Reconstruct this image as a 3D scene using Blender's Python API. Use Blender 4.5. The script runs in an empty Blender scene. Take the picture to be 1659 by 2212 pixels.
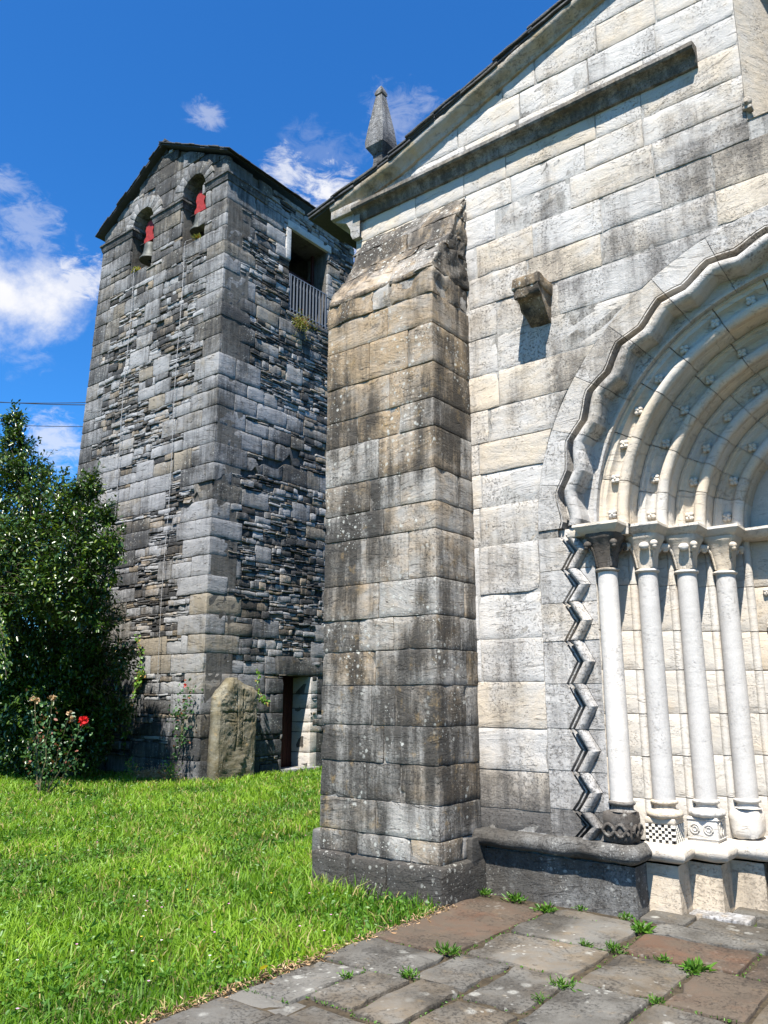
import bpy, math, random
import numpy as np
from mathutils import Vector, noise
from mathutils.geometry import tessellate_polygon
PI = math.pi
random.seed(7)
RN = np.random.RandomState(11)
sc = bpy.context.scene
COL = sc.collection

# ------------------------------------------------------------------ camera
cam_d = bpy.data.cameras.new("camera")
cam_d.sensor_fit = 'VERTICAL'
cam_d.sensor_height = 24.0
cam_d.lens = 24.0 * 1715.0 / 2212.0
cam_d.clip_start = 0.05
cam_d.clip_end = 3000
cam = bpy.data.objects.new("camera", cam_d)
COL.objects.link(cam)
cam.location = (0, 0, 1.6)
cam.rotation_euler = (math.radians(90 + 12.97), 0, math.radians(37.9))
sc.camera = cam

# ------------------------------------------------------------------ exposure
sc.view_settings.view_transform = 'Standard'
sc.view_settings.look = 'None'
sc.view_settings.exposure = 1.4
sc.view_settings.gamma = 1.0

# ------------------------------------------------------------------ sun
SD = Vector((0.205, -0.526, 1.0)).normalized()      # towards the sun
sun_d = bpy.data.lights.new("sun", 'SUN')
sun_d.energy = 5.0
sun_d.angle = math.radians(0.5)
sun_d.color = (1.0, 0.945, 0.865)
sun = bpy.data.objects.new("sun", sun_d)
COL.objects.link(sun)
sun.rotation_euler = SD.to_track_quat('Z', 'Y').to_euler()


class NT:
    """small helper round a node tree"""
    def __init__(s, tree):
        s.t = tree; s.n = tree.nodes; s.l = tree.links

    def node(s, typ, **kw):
        nd = s.n.new(typ)
        for k, v in kw.items(): setattr(nd, k, v)
        return nd

    def put(s, sock, v):
        if v is None: return
        if hasattr(v, 'is_output'): s.l.new(v, sock)
        else:
            if isinstance(v, (tuple, list)) and len(v) == 3 and sock.type == 'RGBA': v = (*v, 1)
            sock.default_value = v

    def math(s, op, a, b=None, c=None, clamp=False):
        nd = s.node('ShaderNodeMath', operation=op); nd.use_clamp = clamp
        for i, v in enumerate((a, b, c)): s.put(nd.inputs[i], v)
        return nd.outputs[0]

    def vmath(s, op, a, b=None):
        nd = s.node('ShaderNodeVectorMath', operation=op)
        s.put(nd.inputs[0], a)
        if b is not None: s.put(nd.inputs[1], b)
        return nd.outputs['Value'] if op in ('DOT_PRODUCT', 'LENGTH', 'DISTANCE') else nd.outputs[0]

    def mix(s, f, a, b, blend='MIX'):
        nd = s.node('ShaderNodeMix', data_type='RGBA', blend_type=blend)
        nd.clamp_factor = True
        s.put(nd.inputs[0], f); s.put(nd.inputs[6], a); s.put(nd.inputs[7], b)
        return nd.outputs[2]

    def ramp(s, v, lo, hi, a=0.0, b=1.0, smooth=True):
        nd = s.node('ShaderNodeMapRange')
        nd.interpolation_type = 'SMOOTHSTEP' if smooth else 'LINEAR'
        s.put(nd.inputs[0], v); s.put(nd.inputs[1], lo); s.put(nd.inputs[2], hi)
        s.put(nd.inputs[3], a); s.put(nd.inputs[4], b)
        return nd.outputs[0]

    def mapping(s, vec, scale=(1, 1, 1), rot=(0, 0, 0), loc=(0, 0, 0)):
        nd = s.node('ShaderNodeMapping')
        s.put(nd.inputs[0], vec); nd.inputs['Scale'].default_value = scale
        nd.inputs['Rotation'].default_value = rot; nd.inputs['Location'].default_value = loc
        return nd.outputs[0]

    def noise(s, vec, scale, detail=4, rough=0.55, dist=0.0, color=False):
        nd = s.node('ShaderNodeTexNoise')
        s.put(nd.inputs['Vector'], vec); nd.inputs['Scale'].default_value = scale
        nd.inputs['Detail'].default_value = detail; nd.inputs['Roughness'].default_value = rough
        nd.inputs['Distortion'].default_value = dist
        return nd.outputs['Color' if color else 'Fac']

    def voro(s, vec, scale, feature='F1', rand=1.0, out='Distance'):
        nd = s.node('ShaderNodeTexVoronoi', feature=feature)
        s.put(nd.inputs['Vector'], vec); nd.inputs['Scale'].default_value = scale
        nd.inputs['Randomness'].default_value = rand
        return nd.outputs[out]


# ------------------------------------------------------------------ sky
world = bpy.data.worlds.new("World")
sc.world = world
world.use_nodes = True
w = NT(world.node_tree); w.n.clear()
sky = w.node('ShaderNodeTexSky', sky_type='NISHITA')
sky.sun_disc = False
sky.sun_elevation = math.asin(SD.z)
sky.sun_rotation = math.radians(158.7)
sky.altitude = 400
sky.air_density = 1.0
sky.dust_density = 0.6
sky.ozone_density = 2.0
tc = w.node('ShaderNodeTexCoord')
dvec = w.vmath('NORMALIZE', tc.outputs['Generated'])
hs = w.node('ShaderNodeHueSaturation')
hs.inputs['Saturation'].default_value = 1.22
hs.inputs['Value'].default_value = 1.1
w.l.new(sky.outputs[0], hs.inputs['Color'])


def pix_dir(x, y):            # only used to find the compass directions of the clouds
    f, cx, cy = 1715., 829.5, 1106.
    p, a = math.radians(12.97), math.radians(37.9)
    X, Y, Z = (x - cx) / f, 1.0, -(y - cy) / f
    Y, Z = Y * math.cos(p) - Z * math.sin(p), Y * math.sin(p) + Z * math.cos(p)
    return Vector((X * math.cos(a) - Y * math.sin(a), X * math.sin(a) + Y * math.cos(a), Z)).normalized()


nb = w.noise(w.mapping(dvec, (1, 1, 1.5)), 5.0, 8, 0.62, 0.3)
nf = w.noise(w.mapping(dvec, (1, 1, 1.4), loc=(3, 1, 2)), 16.0, 8, 0.62)
nn = w.math('ADD', w.math('MULTIPLY', nb, 0.6), w.math('MULTIPLY', nf, 0.4))
n3 = w.noise(w.mapping(dvec, (1, 1, 2.2), loc=(1, 5, 2)), 34.0, 8, 0.68, 0.8)
cover = None
for (x, y, rad, flat, dens) in [(95, 645, 0.064, 1.25, 1.0), (10, 650, 0.056, 1.3, 1.0), (-80, 660, 0.085, 1.2, 1.0),
                                (165, 610, 0.032, 1.2, .8), (620, 385, 0.030, 1.1, .75), (690, 420, 0.040, 1.2, .95), (740, 490, 0.05, 1.2, 1.0),
                                (0, 390, 0.020, 1.3, .30), (448, 245, 0.020, 1.3, .35), (60, 490, 0.035, 1.2, .3),
                                (115, 960, 0.036, 1.0, .6), (60, 775, 0.03, 2.5, .2), (690, 330, 0.045, 1.5, .12), (860, 265, 0.04, 1.3, .25)]:
    d = pix_dir(x, y)
    df = w.vmath('SUBTRACT', dvec, tuple(d))
    df = w.vmath('MULTIPLY', df, (1, 1, flat))
    ln = w.vmath('LENGTH', df)
    q = w.ramp(ln, rad * 1.75, rad * 0.1, 0.0, 1.0, False)
    big = rad > .045
    v = w.math('ADD', q, w.math('MULTIPLY', w.math('SUBTRACT', nn if big else w.math('ADD', w.math('MULTIPLY', nf, .45), w.math('MULTIPLY', n3, .55)), 0.5), 2.8 if big else 3.6))
    v = w.math('MULTIPLY', w.ramp(v, 0.30, 1.05), dens)
    v = w.math('MULTIPLY', v, w.ramp(q, 0.0, 0.18))
    cover = v if cover is None else w.math('MAXIMUM', cover, v)
zc = w.node('ShaderNodeSeparateXYZ'); w.l.new(dvec, zc.inputs[0])
shade = w.ramp(nb, 0.35, 0.65, 0.72, 1.0)
ccol = w.mix(shade, (6.6, 6.8, 7.6), (7.6, 7.6, 7.8))
tinted = w.mix(1.0, hs.outputs[0], (0.50, 1.14, 1.60), 'MULTIPLY')
skyc = w.mix(cover, tinted, ccol)
bg = w.node('ShaderNodeBackground'); bg.inputs['Strength'].default_value = 0.05
w.l.new(skyc, bg.inputs['Color'])
wo = w.node('ShaderNodeOutputWorld'); w.l.new(bg.outputs[0], wo.inputs[0])


# ------------------------------------------------------------------ materials
def new_mat(name):
    m = bpy.data.materials.new(name); m.use_nodes = True
    k = NT(m.node_tree); k.n.clear()
    out = k.node('ShaderNodeOutputMaterial')
    b = k.node('ShaderNodeBsdfPrincipled'); k.l.new(b.outputs[0], out.inputs[0])
    b.inputs['Specular IOR Level'].default_value = 0.3
    return m, k, b, out


def stone(name, cold, warm, dark, dark_amt=0.0, vein=0.3, bump=0.5, spots=0.0, rough=0.85, streak=1.0, yellow=0.0, pits=0.5, dens=1.0, fine=90, sscale=1.0, speck=0.6):
    """weathered stone; reads the per-stone attribute 'tint' (random, dirt, warmth)"""
    m, k, b, out = new_mat(name)
    at = k.node('ShaderNodeAttribute', attribute_name='tint')
    sp = k.node('ShaderNodeSeparateColor'); k.l.new(at.outputs['Color'], sp.inputs[0])
    rnd, dirt, wrm = sp.outputs[0], sp.outputs[1], sp.outputs[2]
    co = k.node('ShaderNodeTexCoord').outputs['Object']
    off = k.node('ShaderNodeCombineXYZ'); k.put(off.inputs[0], k.math('MULTIPLY', rnd, 31.0)); k.put(off.inputs[1], k.math('MULTIPLY', rnd, 17.0))
    cs = k.vmath('ADD', co, off.outputs[0])            # every stone gets its own grain
    n_big = k.noise(co, 0.9, 5, 0.6)
    n_mid = k.noise(cs, 4.5, 6, 0.62, 0.4)
    n_fin = k.noise(cs, fine, 5, 0.7)
    vr = k.node('ShaderNodeVectorRotate', rotation_type='AXIS_ANGLE'); vr.inputs['Axis'].default_value = (0.25, 1, 0)
    k.put(vr.inputs['Vector'], cs); k.put(vr.inputs['Angle'], k.math('MULTIPLY', k.math('SUBTRACT', k.math('FRACT', k.math('MULTIPLY', rnd, 7.3)), 0.5), 0.5))
    csr = vr.outputs[0]
    bed = k.noise(k.mapping(csr, (1.0, 1.0, 4.2), rot=(0.12, 0.35, 0)), 1.9, 8, 0.66, 1.6)
    f = k.math('ADD', wrm, k.math('MULTIPLY', k.math('SUBTRACT', n_mid, 0.5), 1.3))
    f = k.math('ADD', f, k.math('MULTIPLY', k.math('SUBTRACT', bed, 0.5), 2.2 * vein))
    f = k.math('ADD', f, k.math('MULTIPLY', k.math('SUBTRACT', n_big, 0.5), 0.9))
    c = k.mix(k.ramp(f, 0.15, 0.95), cold, warm)
    val = k.math('ADD', 0.91, k.math('MULTIPLY', rnd, 0.14))
    val = k.math('ADD', val, k.math('MULTIPLY', k.math('SUBTRACT', bed, 0.5), vein * 1.5))
    val = k.math('ADD', val, k.math('MULTIPLY', k.math('SUBTRACT', n_fin, 0.5), 0.55))
    val = k.math('ADD', val, k.math('MULTIPLY', k.math('SUBTRACT', n_mid, 0.5), 0.35))
    cv = k.node('ShaderNodeCombineColor')
    for i in range(3): k.put(cv.inputs[i], val)
    c = k.mix(1.0, c, cv.outputs[0], 'MULTIPLY')
    # black crust: broad patches plus vertical run-off streaks
    stv = k.noise(k.mapping(co, (7, 7, 0.7)), 1.5, 6, 0.65)
    stv2 = k.noise(k.mapping(cs, (13, 13, 2.2)), 1.5, 6, 0.7)
    g = k.math('ADD', k.math('MULTIPLY', n_big, 0.9), k.math('MULTIPLY', stv, 0.8 * streak))
    g = k.math('ADD', g, k.math('MULTIPLY', n_mid, 0.45))
    g = k.math('ADD', g, k.math('MULTIPLY', stv2, 0.35 * streak))
    g = k.math('ADD', g, k.math('MULTIPLY', n_fin, 0.55))
    g = k.math('SUBTRACT', g, 0.5 * (0.9 + 0.8 * streak + 0.45 + 0.35 * streak + 0.55))
    g = k.math('ADD', g, k.math('MULTIPLY', dirt, 0.85))
    g = k.math('ADD', g, dark_amt - 0.42)
    gm = k.math('MULTIPLY', k.ramp(g, -0.22, 0.34), 0.93 * dens)
    c = k.mix(gm, c, dark)
    nsp = k.noise(co, 42, 5, 0.75)
    nsq = k.noise(cs, 2.6, 4, 0.6)
    sp_ = k.math('MULTIPLY', k.ramp(nsp, 0.53, 0.62), k.ramp(k.math('ADD', nsq, k.math('MULTIPLY', dirt, 0.35)), 0.52, 0.72))
    c = k.mix(k.math('MULTIPLY', sp_, speck), c, dark)
    if yellow:
        ny = k.noise(k.vmath('ADD', co, (5, 2, 9)), 7, 6, 0.7)
        c = k.mix(k.math('MULTIPLY', k.ramp(ny, 0.56, 0.72), yellow), c, (0.33, 0.22, 0.09))
    if spots:
        nsz = k.noise(co, 1.6, 3)
        wob = k.noise(co, 30, 3, 0.6, color=True)
        cw = k.vmath('ADD', co, k.vmath('MULTIPLY', k.vmath('SUBTRACT', wob, (0.5, 0.5, 0.5)), (0.03, 0.03, 0.03)))
        v1 = k.voro(cw, 13.0 * sscale); v2 = k.voro(k.vmath('ADD', cw, (4, 4, 4)), 33.0 * sscale)
        s1 = k.math('MULTIPLY', k.ramp(v1, 0.27, 0.13), k.ramp(nsz, 0.46, 0.58))
        s2 = k.math('MULTIPLY', k.ramp(v2, 0.24, 0.12), k.ramp(nsz, 0.46, 0.60))
        s = k.math('MULTIPLY', k.math('MAXIMUM', s1, s2), spots * .8)
        s = k.math('MULTIPLY', s, k.ramp(n_fin, 0.35, 0.6, 0.45, 1.0))
        c = k.mix(s, c, (0.44, 0.44, 0.40))
    # pits and splits along the bedding
    pv = k.noise(k.mapping(csr, (1.6, 1.6, 9), rot=(0.05, 0.22, 0)), 3.3, 4, 0.55, 0.9)
    pw = k.noise(k.mapping(csr, (1.0, 1.0, 7), rot=(-0.10, 0.12, 0)), 1.5, 6, 0.6, 1.2)
    pv = k.math('MAXIMUM', pv, k.math('SUBTRACT', pw, 0.01))
    pit = k.math('MULTIPLY', k.ramp(pv, 0.635, 0.672), pits)
    c = k.mix(k.math('MULTIPLY', pit, 0.85), c, k.mix(0.5, dark, (0.03, 0.03, 0.03)))
    k.l.new(c, b.inputs['Base Color'])
    b.inputs['Roughness'].default_value = rough
    h = k.math('MULTIPLY', n_mid, 0.7)
    h = k.math('ADD', h, k.math('MULTIPLY', bed, 0.5 + vein))
    h = k.math('ADD', h, k.math('MULTIPLY', n_fin, 0.30))
    h = k.math('ADD', h, k.math('MULTIPLY', k.noise(cs, 22, 4, 0.6), 0.35))
    bp = k.node('ShaderNodeBump'); bp.inputs['Strength'].default_value = bump; bp.inputs['Distance'].default_value = 0.018
    k.l.new(h, bp.inputs['Height'])
    bq = k.node('ShaderNodeBump'); bq.inputs['Strength'].default_value = 0.9; bq.inputs['Distance'].default_value = 0.03; bq.invert = True
    k.put(bq.inputs['Height'], k.math('MULTIPLY', k.math('ADD', pit, k.math('MULTIPLY', sp_, 0.12)), 1.0)); k.l.new(bp.outputs[0], bq.inputs['Normal'])
    k.l.new(bq.outputs[0], b.inputs['Normal'])
    return m


def simple(name, col, rough=0.6, metal=0.0, var=0.15, scale=8, bump=0.15, spec=0.3):
    m, k, b, out = new_mat(name)
    co = k.node('ShaderNodeTexCoord').outputs['Object']
    n = k.noise(co, scale, 6, 0.65)
    c = k.mix(k.ramp(n, 0.3, 0.7), tuple(x * (1 - var) for x in col), tuple(min(1, x * (1 + var)) for x in col))
    k.l.new(c, b.inputs['Base Color'])
    b.inputs['Roughness'].default_value = rough; b.inputs['Metallic'].default_value = metal
    b.inputs['Specular IOR Level'].default_value = spec
    bp = k.node('ShaderNodeBump'); bp.inputs['Strength'].default_value = bump; bp.inputs['Distance'].default_value = 0.01
    k.l.new(k.noise(co, scale * 5, 5, 0.6), bp.inputs['Height']); k.l.new(bp.outputs[0], b.inputs['Normal'])
    return m


def leafy(name, c1, c2, rough=0.45, trans=0.35, spec=0.5, third=None):
    m, k, b, out = new_mat(name)
    at = k.node('ShaderNodeAttribute', attribute_name='tint')
    sp = k.node('ShaderNodeSeparateColor'); k.l.new(at.outputs['Color'], sp.inputs[0])
    c = k.mix(sp.outputs[0], c1, c2)
    if third: c = k.mix(k.ramp(sp.outputs[1], 0.86, 0.9), c, third)
    k.l.new(c, b.inputs['Base Color']); b.inputs['Roughness'].default_value = rough
    b.inputs['Specular IOR Level'].default_value = spec
    if trans:
        tr = k.node('ShaderNodeBsdfTranslucent')
        k.l.new(k.mix(1.0, c, (1.15, 1.25, 0.5), 'MULTIPLY'), tr.inputs[0])
        mx = k.node('ShaderNodeMixShader'); mx.inputs[0].default_value = trans
        k.l.new(b.outputs[0], mx.inputs[1]); k.l.new(tr.outputs[0], mx.inputs[2]); k.l.new(mx.outputs[0], out.inputs[0])
    return m


M = {}
M['facade'] = stone('pale_ashlar', (0.425, 0.41, 0.39), (0.455, 0.39, 0.305), (0.065, 0.060, 0.055), 0.03, 0.16, 0.75, 0.35, pits=0.28, streak=.8)
M['portal'] = stone('cream_marble', (0.47, 0.445, 0.405), (0.48, 0.405, 0.31), (0.085, 0.07, 0.055), -0.06, 0.22, 0.5, 0.0, streak=0.7, pits=0.15, speck=.2)
M['portal_dark'] = stone('stained_marble', (0.34, 0.33, 0.31), (0.36, 0.28, 0.18), (0.045, 0.037, 0.03), 0.30, 0.2, 0.5, 0.5, streak=0.6, pits=0.2)
M['shaft'] = stone('polished_grey_marble', (0.425, 0.408, 0.385), (0.52, 0.485, 0.44), (0.12, 0.105, 0.085), 0.02, 0.22, 0.22, 0.0, rough=0.6, streak=1.0, pits=0.0, speck=.1)
M['pier'] = stone('stained_ashlar', (0.31, 0.295, 0.27), (0.30, 0.22, 0.135), (0.030, 0.027, 0.023), 0.20, 0.22, 1.0, 1.2, yellow=0.4, pits=0.5, streak=1.3)
M['cornice'] = stone('cornice_stone', (0.35, 0.35, 0.355), (0.35, 0.275, 0.17), (0.055, 0.05, 0.043), 0.12, 0.25, 0.6, 0.1, yellow=0.35, pits=0.2)
M['ledge'] = stone('dark_ledge_stone', (0.26, 0.26, 0.25), (0.27, 0.22, 0.16), (0.035, 0.032, 0.028), 0.20, 0.2, 1.0, 0.8, pits=0.5, streak=.4)
M['tower'] = stone('tower_ashlar', (0.25, 0.25, 0.252), (0.225, 0.195, 0.15), (0.026, 0.026, 0.026), 0.22, 0.25, 1.0, 0.8, yellow=0.2, pits=0.7)
M['schist'] = stone('dark_schist_rubble', (0.29, 0.292, 0.295), (0.25, 0.20, 0.14), (0.022, 0.022, 0.022), 0.18, 0.4, 1.0, 0.35, yellow=0.25, pits=0.5)
M['mortar'] = stone('lime_mortar', (0.37, 0.36, 0.34), (0.35, 0.30, 0.23), (0.03, 0.028, 0.025), 0.20, 0.0, 0.8, 0.0, pits=0.0)
M['clay'] = stone('earth_bedding', (0.12, 0.115, 0.105), (0.13, 0.10, 0.07), (0.02, 0.02, 0.018), 0.15, 0.0, 1.0, 0.0, pits=0.3)
M['slab'] = stone('paving_slate', (0.132, 0.126, 0.112), (0.125, 0.092, 0.055), (0.036, 0.032, 0.026), 0.12, 0.3, 1.0, 0.6, sscale=.5, streak=0.0, yellow=0.18, pits=0.3)
M['rust'] = stone('iron_stained_slate', (0.080, 0.062, 0.045), (0.092, 0.044, 0.024), (0.034, 0.027, 0.020), 0.02, 0.3, 0.8, 0.2, streak=0.0, yellow=0.12, pits=0.2)
M['slate'] = stone('roof_slate', (0.050, 0.053, 0.058), (0.062, 0.056, 0.046), (0.02, 0.02, 0.02), 0.0, 0.4, 0.8, 0.1, pits=0.2, rough=0.7)
M['granite'] = stone('mossy_granite', (0.22, 0.205, 0.16), (0.22, 0.17, 0.085), (0.035, 0.034, 0.02), 0.16, 0.0, 1.0, 0.9, streak=0.2, yellow=0.7, pits=0.2, fine=70)
M['soil'] = simple('soil', (0.045, 0.034, 0.02), 0.95, var=0.5, scale=20, bump=0.9)
M['white'] = simple('white_inlay', (0.62, 0.59, 0.52), 0.8, var=0.12, scale=30)
M['black'] = simple('black_inlay', (0.03, 0.028, 0.026), 0.8, var=0.3, scale=30)
M['bronze'] = simple('bell_bronze', (0.06, 0.064, 0.058), 0.6, 0.2, 0.35, 12, 0.2)
M['red'] = simple('red_painted_wood', (0.24, 0.022, 0.02), 0.6, 0, 0.25, 18, 0.3)
M['doorred'] = simple('dark_red_door_paint', (0.035, 0.008, 0.006), 0.65, 0, 0.3, 10, 0.2)
M['rail'] = simple('grey_painted_metal', (0.12, 0.135, 0.16), 0.45, 0.2, 0.1, 20, 0.05)
M['cable'] = simple('black_cable', (0.02, 0.02, 0.022), 0.6, 0, 0.1)
M['chain'] = simple('galvanised_chain', (0.35, 0.34, 0.33), 0.5, 0.4, 0.4, 60)
M['bark'] = simple('grey_brown_bark', (0.09, 0.07, 0.05), 0.9, 0, 0.4, 25, 0.8)
M['stem'] = simple('green_brown_stem', (0.10, 0.09, 0.045), 0.8, 0, 0.3, 25, 0.3)
M['wood'] = simple('dark_oak', (0.06, 0.035, 0.02), 0.7, 0, 0.3, 15, 0.4)
M['dead'] = simple('dead_leaves', (0.20, 0.11, 0.05), 0.9, 0, 0.4, 25, 0.4)
M['grass'] = leafy('grass_blades', (0.055, 0.150, 0.009), (0.21, 0.35, 0.028), 0.5, 0.45, 0.3, third=(0.36, 0.30, 0.12))
M['clover'] = leafy('broad_weed_leaves', (0.042, 0.125, 0.012), (0.11, 0.22, 0.026), 0.45, 0.35, 0.4)
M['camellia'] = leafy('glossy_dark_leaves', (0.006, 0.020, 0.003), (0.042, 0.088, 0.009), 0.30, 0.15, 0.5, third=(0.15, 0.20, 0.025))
M['rose_leaf'] = leafy('rose_leaves', (0.025, 0.075, 0.025), (0.08, 0.16, 0.05), 0.4, 0.25, 0.5, third=(0.20, 0.07, 0.04))
M['ivy'] = leafy('ivy_leaves', (0.06, 0.16, 0.02), (0.17, 0.30, 0.04), 0.4, 0.3, 0.5, third=(0.35, 0.22, 0.08))
M['wallplant'] = leafy('wall_plant_leaves', (0.13, 0.17, 0.02), (0.30, 0.27, 0.05), 0.6, 0.3, 0.3, third=(0.35, 0.12, 0.03))
M['petal'] = leafy('red_petals', (0.50, 0.01, 0.015), (0.65, 0.03, 0.03), 0.5, 0.2)
M['dry'] = leafy('dry_flower_heads', (0.33, 0.20, 0.10), (0.45, 0.33, 0.2), 0.8, 0.1)
M['flower'] = leafy('small_meadow_flowers', (0.75, 0.72, 0.68), (0.62, 0.20, 0.50), 0.7, 0.1, third=(0.75, 0.55, 0.03))

# ------------------------------------------------------------------ object helpers
ORG = {}


def tag(o, label=None, cat=None, group=None, kind=None):
    if label: o['label'] = label
    if cat: o['category'] = cat
    if group: o['group'] = group
    if kind: o['kind'] = kind
    return o


def thing(name, loc, label, cat, group=None):
    o = bpy.data.objects.new(name, None); COL.objects.link(o)
    o.location = loc; o.empty_display_size = 0.3
    ORG[o] = Vector(loc)
    return tag(o, label, cat, group)


def link_mesh(name, me, parent, org):
    o = bpy.data.objects.new(name, me); COL.objects.link(o)
    if parent is not None:
        o.parent = parent; ORG[o] = ORG[parent]
    else:
        o.location = org; ORG[o] = Vector(org)
    return o


class MB:
    def __init__(s):
        s.v = []; s.f = []; s.c = []; s.mi = []

    def add(s, verts, faces, tint=(0.5, 0.3, 0.3), mat=0):
        n = len(s.v)
        s.v.extend(tuple(p) for p in verts)
        if callable(tint): s.c.extend(tint(p) for p in verts)
        else: s.c.extend([tint] * len(verts))
        s.f.extend(tuple(i + n for i in f) for f in faces)
        s.mi.extend([mat] * len(faces))

    def mirror(s, xc):
        n = len(s.v)
        s.v += [(2 * xc - x, y, z) for x, y, z in s.v]
        s.c += s.c[:]
        s.f += [tuple(i + n for i in reversed(f)) for f in s.f]
        s.mi += s.mi[:]

    def mirrored(s, xc):
        o = MB(); o.v = [(2 * xc - x, y, z) for x, y, z in s.v]; o.c = s.c[:]; o.mi = s.mi[:]
        o.f = [tuple(reversed(f)) for f in s.f]
        return o

    def build(s, name, mats, parent=None, org=(0, 0, 0), smooth=35):
        og = ORG[parent] if parent is not None else Vector(org)
        me = bpy.data.meshes.new(name)
        me.from_pydata([(x - og.x, y - og.y, z - og.z) for x, y, z in s.v], [], s.f)
        if not isinstance(mats, (list, tuple)): mats = [mats]
        for m in mats: me.materials.append(m)
        me.polygons.foreach_set('material_index', s.mi)
        at = me.attributes.new('tint', 'FLOAT_COLOR', 'POINT')
        at.data.foreach_set('color', np.array([(*c, 1) for c in s.c], dtype=np.float32).ravel())
        if smooth is not None:
            me.polygons.foreach_set('use_smooth', [True] * len(me.polygons))
            me.set_sharp_from_angle(angle=math.radians(smooth))
        me.update()
        return link_mesh(name, me, parent, og)


def np_mesh(name, verts, tris, tint, mat, parent=None, org=(0, 0, 0), smooth=False):
    og = ORG[parent] if parent is not None else Vector(org)
    verts = np.asarray(verts, np.float32).reshape(-1, 3) - np.array(og, np.float32)
    tris = np.asarray(tris, np.int32).reshape(-1, 3)
    me = bpy.data.meshes.new(name)
    me.vertices.add(len(verts)); me.vertices.foreach_set('co', verts.ravel())
    me.loops.add(tris.size); me.loops.foreach_set('vertex_index', tris.ravel())
    me.polygons.add(len(tris)); me.polygons.foreach_set('loop_start', np.arange(0, tris.size, 3, dtype=np.int32))
    at = me.attributes.new('tint', 'FLOAT_COLOR', 'POINT')
    c = np.ones((len(verts), 4), np.float32); c[:, :3] = tint
    at.data.foreach_set('color', c.ravel())
    if smooth: me.polygons.foreach_set('use_smooth', np.ones(len(tris), bool))
    me.materials.append(mat)
    me.update(); me.validate()
    return link_mesh(name, me, parent, og)


def rt(d=0.3, wv=None, sd=0.12):
    return (random.random(), min(1, max(0, d + random.uniform(-sd, sd))), random.random() if wv is None else min(1, max(0, wv + random.uniform(-.3, .3))))


def field(d0, amp, rnd_amp=.04, wv=.3, s0=.8, add=None):
    """stain amount that runs across neighbouring stones"""
    r = random.random(); off = random.uniform(-rnd_amp, rnd_amp)

    def fn(p):
        d = d0 + off + amp * noise.noise(Vector((p[0] * s0, p[1] * s0, p[2] * s0 * .6 + 5))) + amp * .6 * noise.noise(Vector((p[0] * s0 * 3.1, p[1] * s0 * 3.1 + 4, p[2] * s0 * 1.6)))
        if add: d += add(p)
        return (r, min(1, max(0, d)), wv)
    return fn


def rbox(mb, x0, x1, y0, y1, z0, z1, r=0.012, seg=0.12, amp=0.004, tint=None, warp=None, mat=0, freq=6.0, chips=0, crad=.09, cdep=.022):
    """a stone: a rounded, subdivided, slightly uneven box"""
    lo = (x0, y0, z0); hi = (x1, y1, z1)
    ax = []
    for a in range(3):
        L = hi[a] - lo[a]; rr = min(r, L * 0.3)
        n = max(1, int(round((L - 2 * rr) / seg)))
        ax.append([lo[a]] + [lo[a] + rr + (L - 2 * rr) * i / n for i in range(n + 1)] + [hi[a]])
    idx = {}; V = []; F = []
    mid = Vector(((x0 + x1) / 2, (y0 + y1) / 2, (z0 + z1) / 2))
    CH = []
    for _ in range(chips):
        c = [random.choice((lo[a], hi[a])) for a in range(3)]
        a = random.randrange(3); c[a] = random.uniform(lo[a], hi[a])
        CH.append((Vector(c), crad * random.uniform(.4, 1.3), cdep * random.uniform(.4, 1.3)))
    so = Vector((random.random() * 9, random.random() * 9, random.random() * 9)) * 0.15

    def vert(i, j, k2):
        key = (i, j, k2)
        if key in idx: return idx[key]
        p = [ax[0][i], ax[1][j], ax[2][k2]]
        q = [min(max(p[a], lo[a] + min(r, (hi[a] - lo[a]) * .3)), hi[a] - min(r, (hi[a] - lo[a]) * .3)) for a in range(3)]
        d = Vector(p) - Vector(q)
        if d.length > 1e-9:
            rr = min(r, min((hi[a] - lo[a]) * .3 for a in range(3)))
            p = Vector(q) + d.normalized() * max(abs(c) for c in d)
        p = Vector(p)
        if amp:
            p = p + noise.noise_vector(p * freq + so) * amp + noise.noise_vector(p * freq * 4) * amp * 0.5
        for (c, rad, dep) in CH:
            dl = (p - c).length
            if dl < rad: p = p + (mid - p).normalized() * dep * (1 - dl / rad) ** .5
        if warp: p = Vector(warp(p))
        idx[key] = len(V); V.append(p)
        return idx[key]
    n0, n1, n2 = len(ax[0]), len(ax[1]), len(ax[2])
    for i in range(n0 - 1):
        for j in range(n1 - 1):
            F.append((vert(i, j, 0), vert(i, j + 1, 0), vert(i + 1, j + 1, 0), vert(i + 1, j, 0)))
            F.append((vert(i, j, n2 - 1), vert(i + 1, j, n2 - 1), vert(i + 1, j + 1, n2 - 1), vert(i, j + 1, n2 - 1)))
    for i in range(n0 - 1):
        for k2 in range(n2 - 1):
            F.append((vert(i, 0, k2), vert(i + 1, 0, k2), vert(i + 1, 0, k2 + 1), vert(i, 0, k2 + 1)))
            F.append((vert(i, n1 - 1, k2), vert(i, n1 - 1, k2 + 1), vert(i + 1, n1 - 1, k2 + 1), vert(i + 1, n1 - 1, k2)))
    for j in range(n1 - 1):
        for k2 in range(n2 - 1):
            F.append((vert(0, j, k2), vert(0, j, k2 + 1), vert(0, j + 1, k2 + 1), vert(0, j + 1, k2)))
            F.append((vert(n0 - 1, j, k2), vert(n0 - 1, j + 1, k2), vert(n0 - 1, j + 1, k2 + 1), vert(n0 - 1, j, k2 + 1)))
    mb.add(V, F, tint or rt(), mat)


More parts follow.
